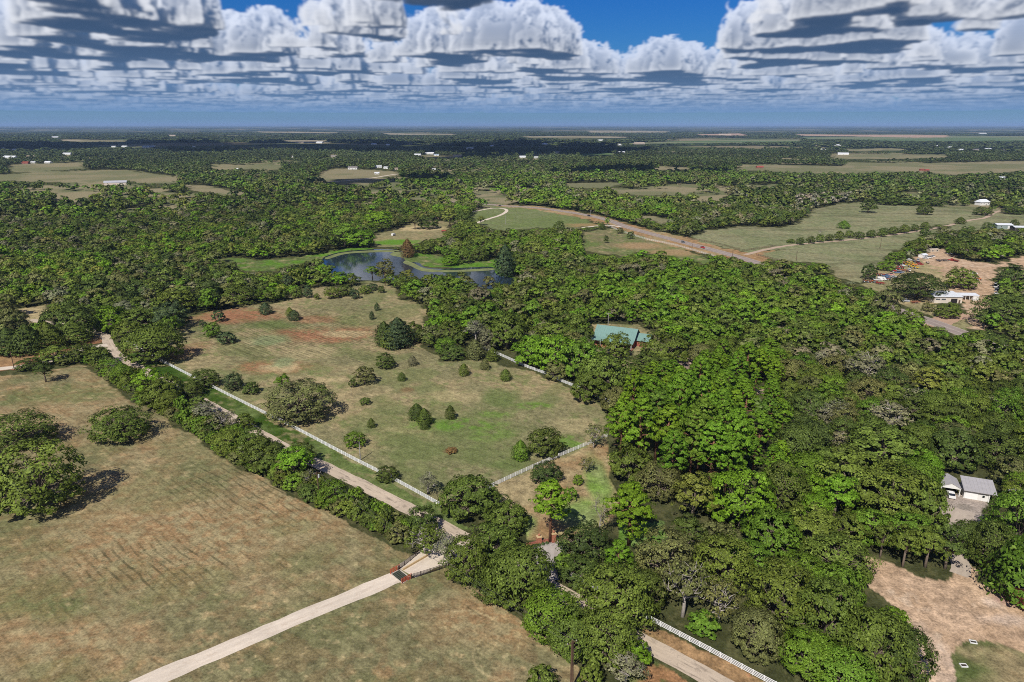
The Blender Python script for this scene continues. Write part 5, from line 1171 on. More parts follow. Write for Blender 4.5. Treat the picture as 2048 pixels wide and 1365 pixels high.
# ------------------------------------------------------------------ buildings
def Gz(px, py, z):
    x, y = G(px, py); s = (H - z) / H; return x * s, y * s
def metal_roof(name, col, rough=.45):
    if name in _mc: return _mc[name]
    m, nt, b = nmat(name); tcn = nt.nodes.new('ShaderNodeTexCoord'); w = nt.nodes.new('ShaderNodeTexWave'); w.inputs['Scale'].default_value = 1.6; w.inputs['Distortion'].default_value = 0
    nt.links.new(tcn.outputs['Object'], w.inputs['Vector']); n = noise_node(nt, .8, 4, tcn.outputs['Object'])
    c = mixc(nt, tuple(k * .8 for k in col), tuple(min(1, k * 1.12) for k in col), n.outputs[0]); nt.links.new(c, b.inputs['Base Color']); b.inputs['Roughness'].default_value = rough
    bp = nt.nodes.new('ShaderNodeBump'); bp.inputs['Strength'].default_value = .5; bp.inputs['Distance'].default_value = .05; nt.links.new(w.outputs[0], bp.inputs['Height']); nt.links.new(bp.outputs[0], b.inputs['Normal'])
    _mc[name] = m; return m
def house(name, x, y, yaw, L, W, hw, rise, wall, roof, label, cat='house', group=None, over=.5, wins=3, door=True, hip=0.0, trim=None, detail=True, seams=0):
    """gabled building, ridge along local x; local -y faces the viewer when yaw is 0"""
    e = empty(name, (x, y, 0), yaw); tag(e, label, cat, group)
    mb = MB(); mb.prism([(-W / 2, 0), (W / 2, 0), (W / 2, hw), (0, hw + rise * .98 * (1 if hip == 0 else 0) + .001), (-W / 2, hw)], -L / 2, L / 2, 0, 'x') if hip == 0 else mb.box((0, 0, hw / 2), (L, W, hw))
    mb.obj('wall', wall, e)
    hl_, hw_ = L / 2 + over, W / 2 + over; k = rise / (W / 2); ze = hw - over * k; t = .14
    for s in (-1, 1):
        V = [(-hl_, s * hw_, ze), (hl_, s * hw_, ze), (hl_ - hip, 0, hw + rise + .03), (-hl_ + hip, 0, hw + rise + .03)]
        V += [(a, b_, c - t) for a, b_, c in V]
        q = MB(); q.add(V, [(0, 1, 2, 3), (7, 6, 5, 4), (0, 4, 5, 1), (1, 5, 6, 2), (2, 6, 7, 3), (3, 7, 4, 0)]); r_ = q.obj('roof_slope', roof, e)
        if seams:
            for j in range(1, seams):
                xx = -hl_ + 2 * hl_ * j / seams
                sq = MB(); sq.tube([(xx, s * hw_, ze + .03), (xx, 0, hw + rise + .06)], [.035, .035], 4); sq.obj('seam', roof, e)
    if hip:
        for s in (-1, 1):
            q = MB(); q.add([(s * hl_, -hw_, ze), (s * hl_, hw_, ze), (s * (hl_ - hip), 0, hw + rise + .03), (s * hl_, -hw_, ze - t), (s * hl_, hw_, ze - t), (s * (hl_ - hip), 0, hw + rise - t)], [(0, 1, 2), (5, 4, 3), (0, 3, 4, 1), (1, 4, 5, 2), (2, 5, 3, 0)]); q.obj('roof_hip', roof, e)
    if detail:
        for s in (-1, 1):
            for j in range(wins):
                xx = L * ((j + .5) / wins - .5)
                if door and s < 0 and j == wins // 2:
                    MB().box((0, 0, 1.05), (1.1, .08, 2.1)).obj('door', M_BROWNWOOD, e, (xx, s * (W / 2 + .02), 0)); continue
                f = MB().box((0, 0, 0), (1.3, .08, 1.4)).obj('window', M_WHITE, e, (xx, s * (W / 2 + .02), hw * .55))
                MB().box((0, 0, 0), (1.1, .10, 1.2)).obj('pane', M_DARKGLASS, f)
    return e
M_TEAL = metal_roof('teal_metal_roof', (.17, .29, .25), .6); M_TINROOF = metal_roof('white_metal_roof', (.74, .76, .78), .4); M_GREYROOF = plain('grey_shingle', (.22, .20, .19), .9, .2, 2)
M_BLUEROOF = metal_roof('blue_grey_metal', (.34, .42, .50), .5); M_RUSTROOF = metal_roof('rusted_red_metal', (.33, .07, .045), .7); M_TAN = plain('tan_siding', (.50, .42, .33), .8, .1); M_CREAM = plain('cream_stucco', (.62, .54, .45), .8, .1, .4); M_STONE = plain('pinkish_stone', (.42, .28, .21), .9, .2, 2)
# teal house
yaw = -rad(24); rx, ry = Gz(1235, 654, 8.6)
W_, L_ = 12.0, 20.0
e = house('ranch_house', rx, ry, yaw, L_, W_, 4.6, 4.0, M_BRICK2, M_TEAL, 'brick house with teal metal roof half hidden by trees', 'house', None, .9, 5, True, 0, None, True, 18)
e2 = MB(); e2.prism([(-4, 0), (4, 0), (4, 3.6), (0, 5.8), (-4, 3.6)], 0, 8, 0, 'x'); e2.obj('wing_wall', M_BRICK2, e, (L_ / 2 - 1.5, 2.5, 0))
for s in (-1, 1):
    V = [(-.5, s * 4.8, 3.2), (9, s * 4.8, 3.2), (9, 0, 5.92), (-.5, 0, 5.92)]; V += [(a, b_, c - .14) for a, b_, c in V]
    q = MB(); q.add(V, [(0, 1, 2, 3), (7, 6, 5, 4), (0, 4, 5, 1), (1, 5, 6, 2), (2, 6, 7, 3), (3, 7, 4, 0)]); q.obj('wing_roof', M_TEAL, e, (L_ / 2 - 1.5, 2.5, 0))
V = [(-L_ / 2 - .9, -W_ / 2 - 4, 3.3), (L_ / 2 + .9, -W_ / 2 - 4, 3.3), (L_ / 2 + .9, -W_ / 2 - .6, 4.38), (-L_ / 2 - .9, -W_ / 2 - .6, 4.38)]; V += [(a, b_, c - .14) for a, b_, c in V]
q = MB(); q.add(V, [(0, 1, 2, 3), (7, 6, 5, 4), (0, 4, 5, 1), (1, 5, 6, 2), (2, 6, 7, 3), (3, 7, 4, 0)]); q.obj('porch_roof', M_TEAL, e)
for k in range(6): MB().box((0, 0, 1.6), (.3, .3, 3.2)).obj('porch_post', M_WHITE, e, (-L_ / 2 + L_ * k / 5, -W_ / 2 - 3.6, 0))
MB().box((0, -W_ / 2 - 2, .2), (L_ + 1.5, 4.2, .4)).obj('porch_floor', M_BRICK, e)
# workshop
x, y = Gz(1898, 594, 4.2); W0 = 12.0
e = empty('workshop', (x, y, 0), -rad(2)); tag(e, 'cream workshop with bright white roof at the salvage yard', 'workshop')
MB().box((0, W0 / 2, 2.1), (17.2, W0, 4.2)).obj('wall', M_CREAM, e)
V = [(-9, -.5, 4.25), (9, -.5, 4.25), (9, W0 + .4, 5.2), (-9, W0 + .4, 5.2)]; V += [(a, b_, c - .18) for a, b_, c in V]
MB().add(V, [(0, 1, 2, 3), (7, 6, 5, 4), (0, 4, 5, 1), (1, 5, 6, 2), (2, 6, 7, 3), (3, 7, 4, 0)]).obj('roof', M_TINROOF, e)
MB().box((0, 0, 1.5), (3.9, .2, 3.0)).obj('bay_shade_panel', plain('painted_bay_shade', (.02, .015, .014), .9), e, (3.6, 0, 0))  # near-black panel on the solid wall paints the shade inside the open bay
MB().box((0, 0, 1.05), (1.0, .2, 2.1)).obj('door', M_BROWNWOOD, e, (7.0, 0, 0))
for xx in (-6.5, -3): 
    f = MB().box((0, 0, 0), (3.0, .2, 1.1)).obj('window', M_WHITE, e, (xx, 0, 2.6)); MB().box((0, 0, 0), (2.7, .24, .8)).obj('pane', M_DARKGLASS, f)
x, y = Gz(1940, 591, 3.4)
e = empty('canopy', (x, y, 0), -rad(3)); tag(e, 'long low white canopy beside the workshop', 'shed')
V = [(-7.5, -.3, 3.3), (6, -.3, 3.3), (6, 5, 3.9), (-7.5, 5, 3.9)]; V += [(a, b_, c - .16) for a, b_, c in V]
MB().add(V, [(0, 1, 2, 3), (7, 6, 5, 4), (0, 4, 5, 1), (1, 5, 6, 2), (2, 6, 7, 3), (3, 7, 4, 0)]).obj('roof', M_TINROOF, e)
for k in range(5): MB().box((0, 0, 1.6), (.22, .22, 3.2)).obj('post', M_WHITE, e, (-7.2 + k * 2.4, 0, 0))
MB().box((4.1, 2, 1.6), (3.6, 4, 3.2)).obj('store_room', M_WHITE, e); MB().box((-1, 4.6, 1.6), (12, .2, 3.2)).obj('wall', M_CREAM, e)
x, y = Gz(1990, 501, 4.5); house('hip_house', x, y, .1, 11, 9, 3, 2.2, M_CREAM, M_GREYROOF, 'small pale house with brown grey hipped roof behind the yard', 'house', None, .6, 3, True, 4)
x, y = Gz(1847, 507, 3.5); house('shed', x, y, .5, 6, 4.5, 2.4, 1.0, M_WHITE, M_TINROOF, 'small white shed at the far end of the salvage yard', 'shed', None, .3, 1, False)
x, y = Gz(1866, 499, 2); house('block_hut', x, y, .2, 9, 5, 2.2, .5, M_TAN, plain('tan_felt', (.5, .42, .33), .9), 'long tan hut behind the small white shed', 'shed', None, .2, 2, False)
x, y = Gz(2006, 448, 5); e = house('metal_barn', x, y, -.12, 16, 11, 4.4, 1.2, plain('grey_green_siding', (.24, .29, .27), .6, .1), M_TINROOF, 'grey green metal barn by the right edge of the ranch', 'barn', None, .4, 2, False); MB().box((5, -5.6, 1.8), (5, .2, 3.6)).obj('roller_door', M_WHITE, e)
x, y = Gz(2044, 452, 5); house('open_barn', x, y, -.12, 18, 10, 4.0, 1.0, plain('dark_siding', (.08, .07, .06), .8), M_TINROOF, 'open dark sided barn cut by the right edge of the picture', 'barn', None, .6, 2, False)
x, y = Gz(1966, 399, 8); house('farmhouse', x, y, .2, 15, 10, 5, 3.2, M_WHITE, M_TINROOF, 'farmhouse with white roof among the trees beyond the ranch pasture', 'house', None, .7, 4, True, 3); 
x, y = Gz(957, 458, 5); e = house('metal_barn', x, y, -.12, 15, 10, 3.8, 1.0, M_CREAM, M_BLUEROOF, 'barn with pale blue metal roof beyond the pond', 'barn', None, .7, 3, False)
x, y = Gz(1077, 472, 4); house('old_shed', x, y, -.35, 8, 6, 2.4, 1.6, M_BROWNWOOD, M_RUSTROOF, 'little shed with rusty red roof hidden in trees right of the pond', 'shed', None, .4, 1, False)
x, y = Gz(880, 428, 5); house('stone_house', x, y, .1, 14, 9, 3.4, 2.2, M_STONE, plain('pinkish_shingle', (.33, .24, .2), .9, .2), 'pinkish house roof behind the trees beyond the pond', 'house', None, .6, 3)
x, y = Gz(890, 461, 2); house('lean_to', x, y, .2, 7, 4, 1.8, .6, M_BROWNWOOD, M_RUSTROOF, 'low brown pen shelter in the home field', 'shed', None, .3, 1, False)
x, y = Gz(2046, 976, 4.6); house('metal_barn', x + 4, y, .5, 11, 8, 3.4, 1.6, M_WHITE, M_TINROOF, 'white metal roof poking in at the right edge right of the carport', 'barn', None, .5, 2, False)
# carport and garage
x, y = G(1899, 990); e = empty('carport', (x, y, 0), -rad(21)); tag(e, 'open gabled carport with grey roof and a white car inside', 'carport')
hw, rise, W_, L_ = 2.7, 1.35, 4.9, 6.6
M_CPR = metal_roof('grey_carport_metal', (.40, .38, .38), .6)
for s in (-1, 1):
    V = [(s * (W_ / 2 + .3), -.3, hw), (s * (W_ / 2 + .3), L_, hw), (0, L_, hw + rise), (0, -.3, hw + rise)]; V += [(a, b_, c - .12) for a, b_, c in V]
    MB().add(V, [(0, 1, 2, 3), (7, 6, 5, 4), (0, 4, 5, 1), (1, 5, 6, 2), (2, 6, 7, 3), (3, 7, 4, 0)]).obj('roof_slope', M_CPR, e)
    for yy in (0, L_ / 2, L_ - .3): MB().box((0, 0, hw / 2), (.25, .25, hw)).obj('post', M_WHITE, e, (s * W_ / 2, yy, 0))
MB().prism([(-W_ / 2 - .2, hw - .45), (W_ / 2 + .2, hw - .45), (W_ / 2 + .2, hw - .1), (0, hw + rise - .16), (-W_ / 2 - .2, hw - .1)], -.12, .05, 0, 'y').obj('gable_board', M_WHITE, e)
MB().box((0, L_ - .1, hw / 2), (W_, .12, hw)).obj('back_wall', plain('grey_siding', (.25, .24, .23), .8), e)
x, y = G(1952, 1001); e = empty('garage', (x, y, 0), -rad(22)); tag(e, 'white garage with grey metal roof dappled by tree shade beside the carport', 'garage')
MB().box((0, 3.2, 1.5), (6.6, 6.0, 3.0)).obj('wall', M_WHITE, e)
V = [(-3.7, -.7, 3.0), (4.9, -.7, 3.0), (4.9, 6.8, 4.3), (-3.7, 6.8, 4.3)]; V += [(a, b_, c - .14) for a, b_, c in V]
r_ = MB().add(V, [(0, 1, 2, 3), (7, 6, 5, 4), (0, 4, 5, 1), (1, 5, 6, 2), (2, 6, 7, 3), (3, 7, 4, 0)]).obj('roof', M_CPR, e)
for j in range(9): MB().tube([(-3.5 + j * .98, -.7, 3.03), (-3.5 + j * .98, 6.8, 4.33)], [.03, .03], 4).obj('seam', M_CPR, e)
MB().box((-1.4, .15, 1.2), (3.2, .12, 2.3)).obj('garage_door', M_VINYL, e); MB().box((1.7, .15, 1.05), (1.0, .12, 2.1)).obj('door', M_WHITE, e); MB().box((1.7, .1, 1.5), (.6, .12, .7)).obj('window', M_DARKGLASS, e); MB().box((3.1, 0, 1.5), (.3, .3, 3)).obj('post', M_WHITE, e)
# right edge: brick corner, swing
x, y = G(2052, 1232); house('brick_house', x + 5, y + 3, .2, 9, 9, 3.4, 2.4, M_BRICK2, plain('dark_shingle', (.05, .045, .045), .9), 'corner of a dark roofed brick house at the lower right edge', 'house', None, .8, 2, False)
x, y = G(2021, 1198); e = empty('garden_swing', (x, y, 0), -.3); tag(e, 'brown wooden garden swing under the tree at the lower right edge', 'swing')
for s in (-1.3, 1.3):
    for q in (-.8, .8): MB().tube([(s, q, 0), (s, 0, 2.2)], [.08, .07], 5).obj('leg', M_BROWNWOOD, e)
MB().tube([(-1.5, 0, 2.2), (1.5, 0, 2.2)], [.08, .08], 5).obj('top_beam', M_BROWNWOOD, e); MB().box((0, 0, .55), (1.8, .6, .08)).obj('seat', M_BROWNWOOD, e); MB().box((0, .3, .85), (1.8, .08, .55)).obj('backrest', M_BROWNWOOD, e)
for i, p in enumerate(((1946, 1285), (1927, 1332))):
    x, y = G(*p); e = empty('edging_frame', (x, y, 0), -.25 + i * .2); tag(e, 'little white rectangular frame on the mown plot, ' + ('upper' if i == 0 else 'lower') + ' of two', 'frame', 'white frames on the mown plot')
    for s in (-1, 1):
        MB().box((0, s * .45, .12), (1.4, .12, .24)).obj('side_board', M_WHITE, e); MB().box((s * .64, 0, .12), (.12, .78, .24)).obj('end_board', M_WHITE, e)
    MB().box((0, 0, .05), (1.1, .7, .08)).obj('soil', plain('dark_soil', (.05, .04, .03), .95), e)

# distant houses: (photo x, y of the wall foot, width in px, roof, label)
WH, TN, GR, RD_ = (M_WHITE, M_TINROOF), (M_TAN, plain('tan_roof', (.45, .36, .28), .8)), (M_CREAM, M_GREYROOF), (M_BRICK2, M_RUSTROOF)
FARH = [(232, 370, 40, (M_CREAM, metal_roof('pale_grey_roof', (.42, .42, .45), .6)), 'large pale grey roofed house half hidden beyond the left wood'), (298, 296, 22, (M_WHITE, M_BLUEROOF), 'broad white building in the cloud shadow on the left'),
 (4, 299, 14, WH, 'white house at the far left edge under the horizon'), (30, 301, 8, WH, 'small white house right of the far left edge house'), (135, 310, 16, WH, 'bright white roof between trees far left'), (22, 318, 28, WH, 'long white sheds at the left edge'), (62, 316, 14, TN, 'tan shed beside the long white sheds'),
 (52, 328, 12, RD_, 'red brown barn above the left hay field'), (67, 327, 8, WH, 'little white gable beside the red brown barn'), (97, 327, 12, WH, 'white farmhouse above the left hay field'), (110, 276, 14, WH, 'white farm near the left horizon'), (345, 273, 12, TN, 'tan building near the left horizon'),
 (228, 295, 8, WH, 'small white house in the cloud shadow, first from the left'), (250, 295, 12, WH, 'low white house in the cloud shadow, second from the left'), (267, 298, 8, GR, 'grey roofed house in the cloud shadow beside the broad white building'), (388, 295, 5, WH, 'tiny white house in the middle of the cloud shadow'), (473, 341, 7, WH, 'white house in trees right of the left hay field'), (493, 348, 6, TN, 'tan house in trees right of the left hay field'),
 (706, 339, 18, (M_WHITE, M_GREYROOF), 'white hill house with dark grey roof on the bare knoll'), (757, 336, 12, WH, 'white roof beyond the bare knoll, left of a pair'), (773, 338, 10, WH, 'white roof beyond the bare knoll, right of a pair'), (754, 349, 9, WH, 'white trailer house by the knoll track'), (793, 340, 8, TN, 'tan house right of the bare knoll'), (870, 342, 10, WH, 'pale shed above the wood right of the knoll'),
 (835, 312, 14, WH, 'white house at the front of the cloud shadow, leftmost of the bright group'), (860, 309, 18, WH, 'largest white house of the bright group in the cloud shadow'), (873, 312, 10, (M_WHITE, M_BLUEROOF), 'blue roofed house of the bright group in the cloud shadow'), (915, 314, 16, TN, 'tan house right of the bright group in the cloud shadow'),
 (748, 290, 10, WH, 'white house deep in the cloud shadow above the knoll'), (776, 291, 8, WH, 'white house deep in the cloud shadow, right of its neighbour'), (820, 290, 8, GR, 'grey house deep in the cloud shadow'), (940, 299, 14, WH, 'pale sheds at the right part of the cloud shadow'), (984, 293, 6, WH, 'small white house at the right part of the cloud shadow'), (668, 315, 12, GR, 'grey house at the near edge of the cloud shadow'), (600, 287, 16, TN, 'tan buildings on the dry patch near the horizon'), (640, 287, 14, WH, 'white sheds on the dry patch near the horizon'), (585, 315, 5, WH, 'tiny white hut at the near edge of the cloud shadow'),
 (1045, 316, 12, WH, 'white shed by the dark wood edge in the middle distance'), (1072, 317, 8, WH, 'small white house by the dark wood edge in the middle distance'), (1090, 290, 14, WH, 'white house among far trees left of the green strip'), (1240, 291, 9, WH, 'white house below the far green strip'), (1278, 289, 22, TN, 'long tan shed below the far green strip'), (1242, 307, 14, WH, 'white house right of the small shaded meadow'), (1200, 282, 11, WH, 'white roof on the far dry fields'), (1113, 307, 12, GR, 'grey roof left of the small shaded meadow'),
 (1519, 337, 13, RD_, 'red barn with pale roof at the left end of the long far field'), (1450, 270, 24, TN, 'long low tan sheds on the horizon plain'), (1686, 310, 20, WH, 'white barn with open front on the far pasture'), (1645, 300, 10, WH, 'white farmhouse left of the open fronted barn'), (1676, 292, 14, WH, 'white blocky building beyond the open fronted barn'), (1636, 293, 8, TN, 'tan shed beyond the farmhouse'), (1873, 294, 9, WH, 'white house far right, left of a cluster'), (1898, 296, 14, WH, 'large white house of the far right cluster'), (1920, 302, 16, WH, 'long pale shed below the far right cluster'), (1950, 302, 18, GR, 'grey roofed sheds right of the far right cluster'), (1975, 300, 12, WH, 'white shed second from the right on the far plain'), (2010, 303, 18, GR, 'grey house nearest the right edge on the far plain'),
 (1843, 342, 8, RD_, 'left one of two red barns on the far field'), (1853, 343, 9, RD_, 'right one of two red barns on the far field'), (2003, 360, 18, WH, 'white roofed barn in trees at the right'), (1495, 393, 4, WH, 'tiny white tank house in the middle wood'), (1965, 268, 14, WH, 'white buildings on the right horizon')]
for i, (px, py, w, (wm, rm), lab) in enumerate(FARH):
    x, y = G(px, py); ppm = F / (y * CP + H * SP); L = w / ppm; W2 = min(L * .6, 14 if L < 40 else 22); hh = min(3.2 + L * .04, 6)
    house({'h': 'farm_house'}['h'] if L < 22 else 'farm_building', x, y, R_.uniform(-.35, .35), L, W2, hh, W2 * .22, wm, rm, lab, 'house' if 'house' in lab else ('barn' if 'barn' in lab else 'building'), 'distant farm buildings', .5, 3 if L < 40 else 5, True, 0, None, py > 300)
# water tower on the horizon
x, y = G(1358, 256.5); e = empty('water_tower', (x, y, 0)); tag(e, 'tiny pale water tower standing on the horizon', 'water tower')
MB().tube([(0, 0, 0), (0, 0, 34)], [2.5, 2], 8).obj('column', M_WHITE, e); MB().tube([(0, 0, 32), (0, 0, 36), (0, 0, 44), (0, 0, 48)], [2, 9, 9, 2], 12).obj('tank', M_WHITE, e)

# ------------------------------------------------------------------ poles and lines
M_POLE = plain('creosoted_pole', (.11, .065, .042), .9, .3, 1); M_GREYPOLE = plain('grey_pole', (.30, .28, .26), .9, .2)
M_STEEL = plain('galvanised_steel', (.5, .5, .5), .5, .1)
POLES = {}
def pole(px, yb, yt, label, arm=True, tf=False, mat=None, twin=False, yawp=.5):
    x, y = G(px, yb); h = height_at(y, yt); e = empty('utility_pole', (x, y, 0), yawp); tag(e, label, 'pole', 'utility poles')
    MB().tube([(0, 0, -.3), (0, 0, h)], [.19, .13], 8).obj('shaft', mat or M_POLE, e)
    if twin: MB().tube([(.55, 0, -.3), (.2, 0, h)], [.17, .12], 8).obj('brace_shaft', mat or M_POLE, e)
    if arm:
        MB().box((0, 0, h - .5), (2.4, .12, .14)).obj('crossarm', mat or M_POLE, e)
        for k in (-1.05, 0, 1.05): MB().tube([(k, 0, h - .43), (k, 0, h - .2)], [.06, .05], 6).obj('insulator', M_STEEL, e)
    if tf: MB().tube([(.42, 0, h - 2.1), (.42, 0, h - 1.95), (.42, 0, h - 1.1), (.42, 0, h - 1.0)], [.2, .27, .27, .15], 10).obj('transformer', M_STEEL, e)
    POLES[label] = (x, y, h); return e
pole(639, 1001, 944, 'pole with grey transformer standing in the roadside hedge', True, True)
pole(1141, 1383, 1282, 'brown twin pole in the foreground at the bottom edge', True, False, None, True)
pole(721, 921, 884, 'short pole with its shadow behind the roadside white fence', False, False, M_GREYPOLE)
pole(29, 741, 703, 'brown leaning pole at the left edge above the pasture', False)
pole(1592, 523, 502, 'tall pole left in the lower ranch pasture', True); pole(1760, 498, 477, 'tall pole right of centre in the lower ranch pasture', False); pole(1897, 478, 462, 'pole behind the trees above the salvage yard', True)
pole(1011, 449, 430, 'lone pole in the oval green meadow', False, False, M_GREYPOLE); pole(738, 428, 413, 'pale pole in the wood left of the house beyond the pond', True, False, M_GREYPOLE); pole(1216, 655, 626, 'pale pole with crossarm behind the teal roof', True, False, M_GREYPOLE, False, .1)
pole(771, 572, 545, 'thin pole below the pond', False); pole(1465, 512, 500, 'short pole at the mouth of the ranch track', False); pole(1384, 500, 489, 'short pole at the highway beside the red pickup', False); pole(1181, 434, 421, 'pole where the highway leaves the wood', True, False, M_GREYPOLE)
def wire(a, b_, label, off=0.0):
    A = Vector(POLES[a]); B = Vector(POLES[b_]) if isinstance(b_, str) else Vector(b_); A.z -= .2; B.z -= .2; P = []
    for k in range(17):
        t = k / 16; p = A.lerp(B, t); p.z -= 4 * t * (1 - t) * (B - A).length * .018; P.append((p.x + off, p.y, p.z))
    o = MB().tube(P, [.015] * 17, 4).obj('power_line', plain('dark_cable', (.12, .12, .12), .6)); tag(o, label, 'cable', 'power lines')
wire('brown twin pole in the foreground at the bottom edge', 'pole with grey transformer standing in the roadside hedge', 'thin cable from the foreground pole to the hedge pole, left strand', -.9)
wire('brown twin pole in the foreground at the bottom edge', 'pole with grey transformer standing in the roadside hedge', 'thin cable from the foreground pole to the hedge pole, right strand', .9)
wire('pole with grey transformer standing in the roadside hedge', 'short pole with its shadow behind the roadside white fence', 'thin cable crossing the county road from hedge to field')

# ------------------------------------------------------------------ vehicles
PAINT = {'white': (.72, .72, .72), 'red': (.45, .03, .03), 'dark red': (.22, .03, .025), 'blue': (.10, .16, .30), 'silver': (.42, .43, .45), 'black': (.03, .03, .035), 'grey': (.18, .19, .20), 'rusty': (.26, .09, .05), 'orange': (.55, .17, .05), 'yellow': (.58, .38, .04), 'tan': (.42, .34, .25), 'pink': (.55, .28, .26)}
def pm(c): return plain(c.replace(' ', '_') + '_paint', PAINT[c], .35, .15, 1.5, 0, .5)
M_TYRE = plain('tyre_rubber', (.03, .03, .03), .9)
_vc = {}
def wheel_me(r, w):
    k = ('w', r, w)
    if k not in _vc: mb = MB(); mb.tube([(-w / 2, 0, 0), (w / 2, 0, 0)], [r, r], 14); mb.tube([(-w / 2 - .01, 0, 0), (w / 2 + .01, 0, 0)], [r * .5, r * .5], 8, 1); _vc[k] = mb.mesh('wheel', [M_TYRE, M_STEEL])
    return _vc[k]
def veh_mesh(kind, c):
    k = (kind, c)
    if k in _vc: return _vc[k]
    out = {}
    if kind in ('car', 'pickup', 'suv'):
        prof = {'car': [(-2.25, .35), (2.2, .35), (2.25, .75), (1.3, .92), (-1.6, 1.0), (-2.25, .9)], 'suv': [(-2.3, .4), (2.3, .4), (2.3, .95), (1.3, 1.1), (-2.25, 1.15), (-2.3, .8)], 'pickup': [(-2.8, .45), (2.7, .45), (2.7, 1.0), (1.6, 1.12), (.2, 1.12), (-2.8, 1.12)]}[kind]
        cab = {'car': [(-1.75, .97), (1.15, .9), (.35, 1.42), (-1.0, 1.44)], 'suv': [(-2.2, 1.12), (1.3, 1.08), (.6, 1.72), (-2.05, 1.76)], 'pickup': [(-.75, 1.1), (1.6, 1.1), (.9, 1.78), (-.6, 1.8)]}[kind]
        mb = MB(); mb.prism(prof, -.9, .9, 0, 'y'); out['body'] = mb.mesh('body', pm(c))
        mb = MB(); mb.prism(cab, -.78, .78, 0, 'y'); out['window_glass'] = mb.mesh('window_glass', M_DARKGLASS)
        rf = [(cab[3][0] - .05, cab[3][1]), (cab[2][0] + .08, cab[2][1]), (cab[2][0], cab[2][1] + .07), (cab[3][0], cab[3][1] + .07)]
        mb = MB(); mb.prism(rf, -.8, .8, 0, 'y'); out['roof'] = mb.mesh('roof', pm(c))
        if kind == 'pickup': mb = MB(); mb.box((-1.85, 0, 1.13), (1.7, 1.5, .03)); out['load_bed'] = mb.mesh('load_bed', plain('bed_liner', (.06, .06, .06), .9))
        wh = [(1.45, .9, .34), (1.45, -.9, .34), (-1.45, .9, .34), (-1.45, -.9, .34)] if kind != 'pickup' else [(1.75, .9, .4), (1.75, -.9, .4), (-1.8, .9, .4), (-1.8, -.9, .4)]
    elif kind == 'tractor':
        mb = MB(); mb.box((.9, 0, 1.15), (1.9, .62, .65)); mb.box((-.5, 0, .95), (1.2, .5, .5)); mb.box((1.75, 0, .7), (.3, 1.3, .15)); out['bonnet'] = mb.mesh('bonnet', pm(c))
        for_ = MB(); for_.box((-.75, .62, 1.55), (1.1, .35, .07)); for_.box((-.75, -.62, 1.55), (1.1, .35, .07)); out['mudguard'] = for_.mesh('mudguard', pm(c))
        mb = MB(); mb.box((-.6, 0, 1.35), (.5, .5, .12)); mb.box((-.85, 0, 1.65), (.1, .5, .5)); out['seat'] = mb.mesh('seat', M_TYRE)
        mb = MB(); mb.tube([(1.1, .2, 1.4), (1.1, .2, 2.2)], [.05, .05], 5); out['exhaust'] = mb.mesh('exhaust', M_STEEL)
        wh = [(-.75, .8, .78), (-.75, -.8, .78), (1.75, .62, .42), (1.75, -.62, .42)]
    elif kind == 'loader':
        mb = MB(); mb.box((-.8, 0, 1.2), (2.2, 1.2, .9)); mb.box((.6, 0, 1.0), (1.2, .9, .5)); out['body'] = mb.mesh('body', pm(c))
        mb = MB(); mb.box((-.2, 0, 2.1), (1.1, 1.1, 1.0)); out['cab'] = mb.mesh('cab', M_DARKGLASS)
        mb = MB(); mb.box((-.2, 0, 2.66), (1.3, 1.3, .1)); mb.tube([(.9, .5, 1.2), (2.2, .5, 1.9), (3.0, .5, .6)], [.13] * 3, 4); mb.tube([(.9, -.5, 1.2), (2.2, -.5, 1.9), (3.0, -.5, .6)], [.13] * 3, 4); out['boom'] = mb.mesh('boom', pm(c))
        mb = MB(); mb.prism([(2.8, .1), (3.8, .1), (3.5, .35), (3.1, .9), (2.85, .9)], -1.1, 1.1, 0, 'y'); out['bucket'] = mb.mesh('bucket', pm(c))
        wh = [(-1.1, .85, .7), (-1.1, -.85, .7), (1.0, .85, .6), (1.0, -.85, .6)]
    elif kind == 'trailer':
        mb = MB(); mb.box((0, 0, .8), (5.5, 2.0, .14)); mb.box((3.4, 0, .7), (1.6, .12, .1)); out['deck'] = mb.mesh('deck', pm(c))
        mb = MB()
        for s in (-1, 1): mb.box((0, s * .95, 1.15), (5.5, .06, .35))
        out['side_board'] = mb.mesh('side_board', pm(c)); wh = [(-.5, 1.0, .36), (-.5, -1.0, .36), (.5, 1.0, .36), (.5, -1.0, .36)]
    elif kind == 'van':
        mb = MB(); mb.prism([(-2.9, .5), (2.8, .5), (2.85, 1.2), (2.2, 2.0), (1.9, 2.4), (-2.9, 2.4)], -1.0, 1.0, 0, 'y'); out['body'] = mb.mesh('body', pm(c))
        mb = MB(); mb.box((2.2, 0, 1.65), (.7, 1.7, .55), pitch=0); mb.box((.9, 0, 1.75), (1.0, 2.04, .5)); out['window_glass'] = mb.mesh('window_glass', M_DARKGLASS)
        wh = [(1.8, 1.0, .4), (1.8, -1.0, .4), (-1.8, 1.0, .4), (-1.8, -1.0, .4)]
    out['_w'] = wh; _vc[k] = out; return out
VN = {'car': ('parked_car', 'car'), 'suv': ('parked_suv', 'car'), 'pickup': ('pickup_truck', 'pickup'), 'tractor': ('tractor', 'tractor'), 'loader': ('wheel_loader', 'loader'), 'trailer': ('flat_trailer', 'trailer'), 'van': ('camper_van', 'van')}
